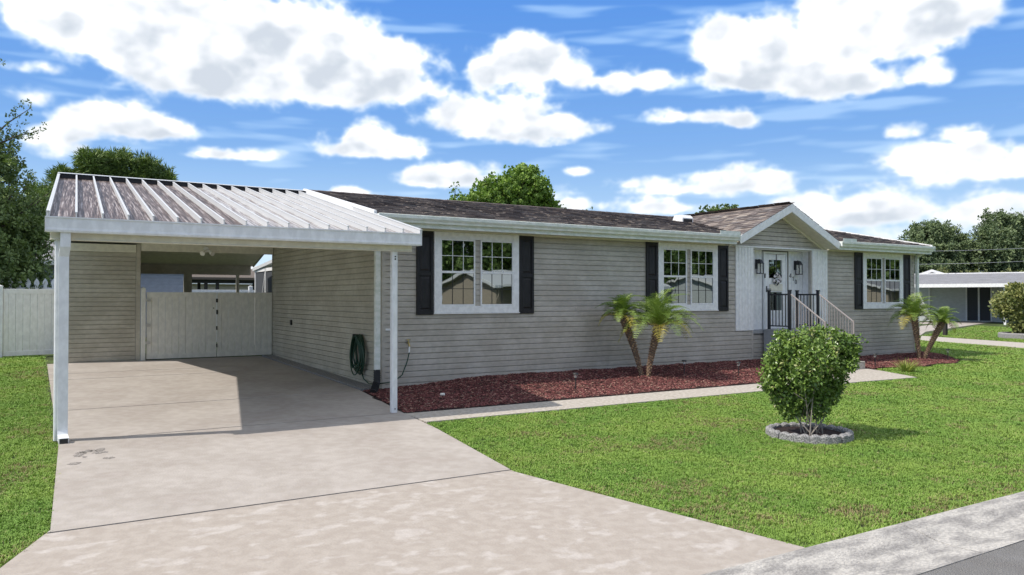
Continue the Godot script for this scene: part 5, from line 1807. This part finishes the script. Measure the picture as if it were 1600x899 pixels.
func shrub(root: Node, at: Vector3, blobs: Array, n: int, size: float, tint_a: Color, tint_b: Color, seed_: int, flat_top: float) -> void:
	var r := RandomNumberGenerator.new()
	r.seed = seed_
	var st := new_st()
	for k in 13:
		var bl = blobs[r.randi_range(0, blobs.size() - 1)]
		var foot := at + Vector3(r.randf_range(-0.20, 0.20), -0.05, r.randf_range(-0.20, 0.20)) * (size / 0.1)
		var top := at + Vector3(bl[0], bl[1], bl[2])
		var mid := foot.lerp(top, 0.5) + Vector3(r.randf_range(-0.06, 0.06), -0.04, r.randf_range(-0.06, 0.06))
		tube(st, [foot, mid, top], [0.011 * size / 0.1, 0.008 * size / 0.1, 0.004], 6)
		for j in 3:
			var q := mid.lerp(top, r.randf_range(0.0, 0.7))
			tube(st, [q, q + Vector3(r.randf_range(-0.25, 0.25), r.randf_range(0.08, 0.3), r.randf_range(-0.25, 0.25)) * (size / 0.1)], [0.007, 0.003], 5)
	obj("stems", st, M["stem"], root)
	var leaf := leaf_spray(6, 0.72, 0.22, seed_ + 3)
	var crown := Joined.new(leaf)
	for i in n:
		var bl = blobs[i % blobs.size()]
		var d := Vector3(r.randfn(), r.randfn(), r.randfn()).normalized()
		var p: Vector3 = Vector3(bl[0], bl[1], bl[2]) + d * bl[3] * pow(r.randf(), 0.28)
		if r.randf() < 0.06:
			p += d * bl[3] * r.randf_range(0.1, 0.45)
		if p.y > flat_top:
			p.y = flat_top - r.randf() * 0.08 + 0.10 * r.randf() * r.randf()
		var c := tint_a.lerp(tint_b, r.randf())
		if r.randf() < 0.05:
			c = Color(0.36, 0.37, 0.15)
		crown.add(random_turn(r), size * r.randf_range(0.55, 1.15), at + p, c)
	inst("foliage", crown.mesh(), M["gloss_leaf"], root, Vector3.ZERO)

# ---------------------------------------------------------------- small things
func build_small_things() -> void:
	var st: SurfaceTool
	# wall lanterns either side of the door
	for k in 2:
		var x: float = [10.86, 12.44][k]
		var lan := thing("wall_lantern", ["black wall lantern with clear glass left of the front door", "black wall lantern with clear glass above the house number"][k], "lantern", Vector3(x, 2.45, -0.30), "porch lanterns")
		st = new_st()
		bevel_box(st, Vector3(x - 0.055, 2.52, -0.299), Vector3(x + 0.055, 2.78, -0.28), 0.006, 1)
		tube(st, [Vector3(x, 2.74, -0.28), Vector3(x, 2.78, -0.20), Vector3(x, 2.755, -0.165)], [0.012, 0.012, 0.012], 8)
		obj("bracket", st, M["black_metal"], lan)
		st = new_st()
		var y := 2.66
		for s in 4:
			var a := PI / 2 * s + PI / 4
			var b := a + PI / 2
			var o := Vector3(x, 0, -0.165)
			var p0 := o + Vector3(cos(a) * 0.105, y, sin(a) * 0.105)
			var p1 := o + Vector3(cos(b) * 0.105, y, sin(b) * 0.105)
			var q0 := o + Vector3(cos(a) * 0.05, y + 0.10, sin(a) * 0.05)
			var q1 := o + Vector3(cos(b) * 0.05, y + 0.10, sin(b) * 0.05)
			quad(st, p0, p1, q1, q0, (p0 + p1) / 2.0 - o - Vector3.UP * (y - 0.1))
			tri(st, q0, q1, o + Vector3(0, y + 0.12, 0), Vector3.UP)
			tri(st, p0, p1, o + Vector3(0, y, 0), Vector3.DOWN)
			var c0 := o + Vector3(cos(a) * 0.086, 0, sin(a) * 0.086)
			box(st, c0 + Vector3(-0.008, 2.40, -0.008), c0 + Vector3(0.008, y, 0.008))
		box(st, Vector3(x - 0.07, 2.385, -0.235), Vector3(x + 0.07, 2.405, -0.095))
		obj("cage", st, M["black_metal"], lan)
		st = new_st()
		box(st, Vector3(x - 0.053, 2.406, -0.218), Vector3(x + 0.053, 2.658, -0.112))
		obj("glass", st, M["lamp_glass"], lan)
		st = new_st()
		lathe(st, [Vector2(0.001, 2.42), Vector2(0.016, 2.42), Vector2(0.016, 2.47), Vector2(0.03, 2.51), Vector2(0.03, 2.54), Vector2(0.001, 2.58)], Vector3(x, 0, -0.165), 10)
		obj("bulb", st, M["bulb"], lan)
	# wreath on its hanger
	var wr := thing("wreath", "round black and white ribbon wreath hanging on the front door", "wreath", Vector3(11.60, 2.12, -0.23))
	var r := RandomNumberGenerator.new()
	r.seed = 8
	var c := Vector3(11.60, 2.27, -0.225)
	for k in 30:
		var a := TAU * k / 30.0
		var o := c + Vector3(cos(a), sin(a), 0) * r.randf_range(0.085, 0.135)
		st = new_st()
		var d := Vector3(cos(a + r.randf_range(-0.8, 0.8)), sin(a + r.randf_range(-0.8, 0.8)), r.randf_range(0.1, 0.6)).normalized()
		var s := d.cross(Vector3.BACK).normalized() * 0.034
		var pts := [o - d * 0.05, o + Vector3(0, 0, 0.045), o + d * 0.06]
		for i in 2:
			quad(st, pts[i] - s, pts[i] + s, pts[i + 1] + s, pts[i + 1] - s, Vector3.BACK)
		obj("ribbon_loop", st, M["ribbon_white"] if (k / 2) % 2 == 0 else M["black_metal"], wr)
	st = new_st()
	box(st, Vector3(11.585, 2.38, -0.247), Vector3(11.615, 2.94, -0.243))
	obj("hanger", st, M["black_metal"], wr)
	# coiled hose on the end wall and the lead to the tap
	var hose := thing("garden_hose", "coiled dark green garden hose hanging on the carport wall", "hose", Vector3(-0.08, 0.2, -1.02))
	st = new_st()
	for k in 14:
		var pts: Array = []
		var rad: Array = []
		var ry := r.randf_range(0.26, 0.40)
		var rz := r.randf_range(0.20, 0.36)
		var oz := r.randf_range(-0.05, 0.05)
		for i in 25:
			var a := TAU * i / 24.0
			pts.append(Vector3(-0.06 - 0.022 * (k % 6) + 0.01 * sin(a * 2.0 + k), 0.98 - ry + cos(a) * ry + 0.02 * sin(a * 3.0 + k * 1.7), -1.02 + oz + sin(a) * rz * (1.0 - 0.25 * cos(a))))
			rad.append(0.0125)
		tube(st, pts, rad, 7)
	obj("coil", st, M["hose"], hose)
	st = new_st()
	var lead := [Vector3(-0.08, 0.30, -0.92), Vector3(-0.07, 0.12, -0.80), Vector3(-0.09, 0.05, -0.45), Vector3(-0.12, 0.09, -0.05), Vector3(-0.02, 0.12, 0.16), Vector3(0.16, 0.14, 0.20), Vector3(0.33, 0.26, 0.20), Vector3(0.45, 0.50, 0.16), Vector3(0.51, 0.68, 0.13), Vector3(0.52, 0.78, 0.12)]
	var rads: Array = []
	for p in lead: rads.append(0.012)
	tube(st, lead, rads, 7)
	obj("lead", st, M["hose"], hose)
	st = new_st()
	tube(st, [Vector3(0.505, 0.68, 0.13), Vector3(0.52, 0.79, 0.12)], [0.019, 0.017], 8)
	obj("coupling", st, M["white"], hose)
	st = new_st()
	tube(st, [Vector3(-0.016, 0.98, -1.02), Vector3(-0.22, 0.99, -1.02)], [0.02, 0.02], 8)
	obj("hook", st, M["black_metal"], hose)
	# solar path lights
	var spots := [[3.30, 1.78, "small path light in the red mulch between driveway and twin palm"], [6.75, 1.20, "small path light beside the foot of the twin palm"], [7.95, 1.70, "small path light in the mulch right of the twin palm"], [13.0, 1.75, "small path light between the steps and the grass clump"], [16.6, 1.65, "small path light at the far tip of the mulch bed"]]
	for s in spots:
		var o := Vector3(s[0], mulch_y(s[0], s[1]), s[1])
		var pl := thing("path_light", s[2], "light", o, "path lights in the mulch")
		st = new_st()
		tube(st, [o - Vector3.UP * 0.05, o + Vector3.UP * 0.24], [0.011, 0.011], 8)
		obj("stake", st, M["dark_plastic"], pl)
		st = new_st()
		lathe(st, [Vector2(0.001, 0.335), Vector2(0.05, 0.325), Vector2(0.062, 0.30), Vector2(0.055, 0.296), Vector2(0.001, 0.296)], o, 14)
		obj("cap", st, M["dark_plastic"], pl)
		st = new_st()
		lathe(st, [Vector2(0.035, 0.296), Vector2(0.030, 0.235), Vector2(0.012, 0.225)], o, 12)
		obj("lens", st, M["lamp_glass"], pl)
	# little white ground spot in the dark bed corner and a post on the next plot
	var gl := Vector3(0.62, mulch_y(0.62, 1.35), 1.35)
	st = new_st()
	lathe(st, [Vector2(0.045, -0.03), Vector2(0.045, 0.035), Vector2(0.038, 0.048), Vector2(0.001, 0.05)], gl, 14)
	tag(obj("cleanout_cap", st, M["bulb"]), "small pale round cap in the dark mulch beside the carport post", "cap")
	var po := Vector3(28.9, ground_y(-5.2), -5.3)
	var post := thing("meter_post", "short dark square post on the lawn of the next plot", "post", po)
	st = new_st()
	bevel_box(st, po + Vector3(-0.08, -0.1, -0.08), po + Vector3(0.08, 0.66, 0.08), 0.015, 1)
	obj("shaft", st, M["dark_wood"], post)
	st = new_st()
	bevel_box(st, po + Vector3(-0.1, 0.66, -0.1), po + Vector3(0.1, 0.70, 0.1), 0.01, 1)
	obj("cap", st, M["dark_wood"], post)

# ---------------------------------------------------------------- lawn
func in_lawn(x: float, z: float) -> bool:
	if z > 10.09 or z < -16.0:
		return false
	if z > -8.1 and x > along(DRIVE_LEFT, z) - 0.01 and x < along(DRIVE_RIGHT, z) + 0.01:
		return false
	if x > -0.5 and x < 17.72 and z < 0.05:
		return false
	if x > -5.5 and x <= -0.3 and z < 2.6:
		return false
	if in_bed(x, z):
		return false
	if x > -0.8 and x < 9.98 and z > 2.6 and z < 3.55:
		return false
	if x > 9.9 and x < 12.5 and z < 3.63 and x < 12.42 - maxf(z - 2.2, 0.0) * 0.45:
		return false
	if Vector2(x - 3.5, z - 6.98).length() < 0.575:
		return false
	if z > -5.6 and z < 9.95:
		var l := lerpf(24.6, 23.2, (z + 3.9) / 13.8)
		if x > l - 0.05 and x < l + 2.95:
			return z < -5.4
	if x > 27.0 and z < -5.4 - (x - 27.0) * 0.33 and z > -8.0 - (x - 29.0) * 0.45:
		return false
	if x > 40.0:
		return false
	return Vector2(x - 30.6, z + 2.7).length() > 1.1

func build_lawn() -> void:
	var r := RandomNumberGenerator.new()
	r.seed = 5
	var kinds: Array = []
	for k in 3:
		var st := new_st()
		for i in 10:
			var a := r.randf_range(0, TAU)
			var out := Vector3(cos(a), 0, sin(a))
			var o := Vector3(r.randf_range(-0.045, 0.045), -0.01, r.randf_range(-0.045, 0.045))
			var h := r.randf_range(0.028, 0.055)
			var lean := r.randf_range(0.2, 1.1)
			var s := Vector3(-out.z, 0, out.x) * r.randf_range(0.0032, 0.0052)
			var mid := o + Vector3.UP * h * 0.62 + out * h * lean * 0.4
			var tip := o + Vector3.UP * h * (1.0 - 0.25 * lean) + out * h * lean
			st.set_color(Color.WHITE)
			quad(st, o - s, o + s, mid + s * 0.9, mid - s * 0.9, (Vector3.UP + out * -0.5))
			tri(st, mid - s * 0.9, mid + s * 0.9, tip, (Vector3.UP + out * -0.3).normalized())
		kinds.append(st.commit())
	var patch := FastNoiseLite.new()
	patch.seed = 14
	patch.frequency = 0.55
	patch.fractal_octaves = 4
	var fine := FastNoiseLite.new()
	fine.seed = 15
	fine.frequency = 2.6
	var bufs := [PackedFloat32Array(), PackedFloat32Array(), PackedFloat32Array()]
	var cam := Vector2(-5.74, 14.06)
	var cell := 0.5
	var x := -16.0
	while x < 42.0:
		var z := -16.0
		while z < 10.2:
			var d := Vector2(x + 0.25 - cam.x, z + 0.25 - cam.y)
			var dist := d.length()
			var az := rad_to_deg(atan2(d.x, -d.y))
			if az > -14.0 and az < 84.0 and dist > 3.0:
				var dens := 1150.0 * minf(1.0, pow(9.0 / dist, 1.75))
				var n := int(dens * cell * cell + r.randf())
				for i in n:
					var p := Vector2(x + r.randf() * cell, z + r.randf() * cell)
					if not in_lawn(p.x, p.y):
						continue
					var t := patch.get_noise_2d(p.x, p.y)
					var f := fine.get_noise_2d(p.x, p.y)
					# each tuft has one colour: two kinds of grass mixed in patches over the ground
					var c := Color(0.175, 0.31, 0.048).lerp(Color(0.255, 0.375, 0.068), clampf(0.5 + t * 1.1 + f * 0.45, 0, 1))
					var dry := clampf((patch.get_noise_2d(p.x + 60.0, p.y - 30.0) - 0.20) * 2.2, 0.0, 0.55)
					dry = maxf(dry, 1.0 - smoothstep(0.10, 0.42, (p - Vector2(0.75, 9.62)).length() + f * 0.12))
					dry = maxf(dry, 0.45 * (1.0 - smoothstep(0.1, 0.7, (p - Vector2(0.1, 8.6)).length() + f * 0.2)))
					if r.randf() < dry * 0.8:
						c = Color(0.24, 0.19, 0.085).lerp(Color(0.32, 0.29, 0.13), r.randf())
						if r.randf() < dry * 0.5:
							continue
					elif r.randf() < 0.035:
						c = Color(0.36, 0.35, 0.14)
					var s := r.randf_range(0.55, 1.0) * clampf(dist / 10.0, 1.0, 2.4)
					var b := Basis(Vector3.UP, r.randf() * TAU).scaled(Vector3(s, s * clampf(10.0 / dist, 0.62, 1.0), s))
					bufs[i % 3].append_array(row(b, Vector3(p.x, ground_y(p.y), p.y), c))
			z += cell
		x += cell
	for k in 3:
		var o := scatter("lawn_grass", kinds[k], M["grass"], self, bufs[k])
		tag(o, "mown green lawn grass round the driveway and front walk", "grass", "lawn", "stuff")
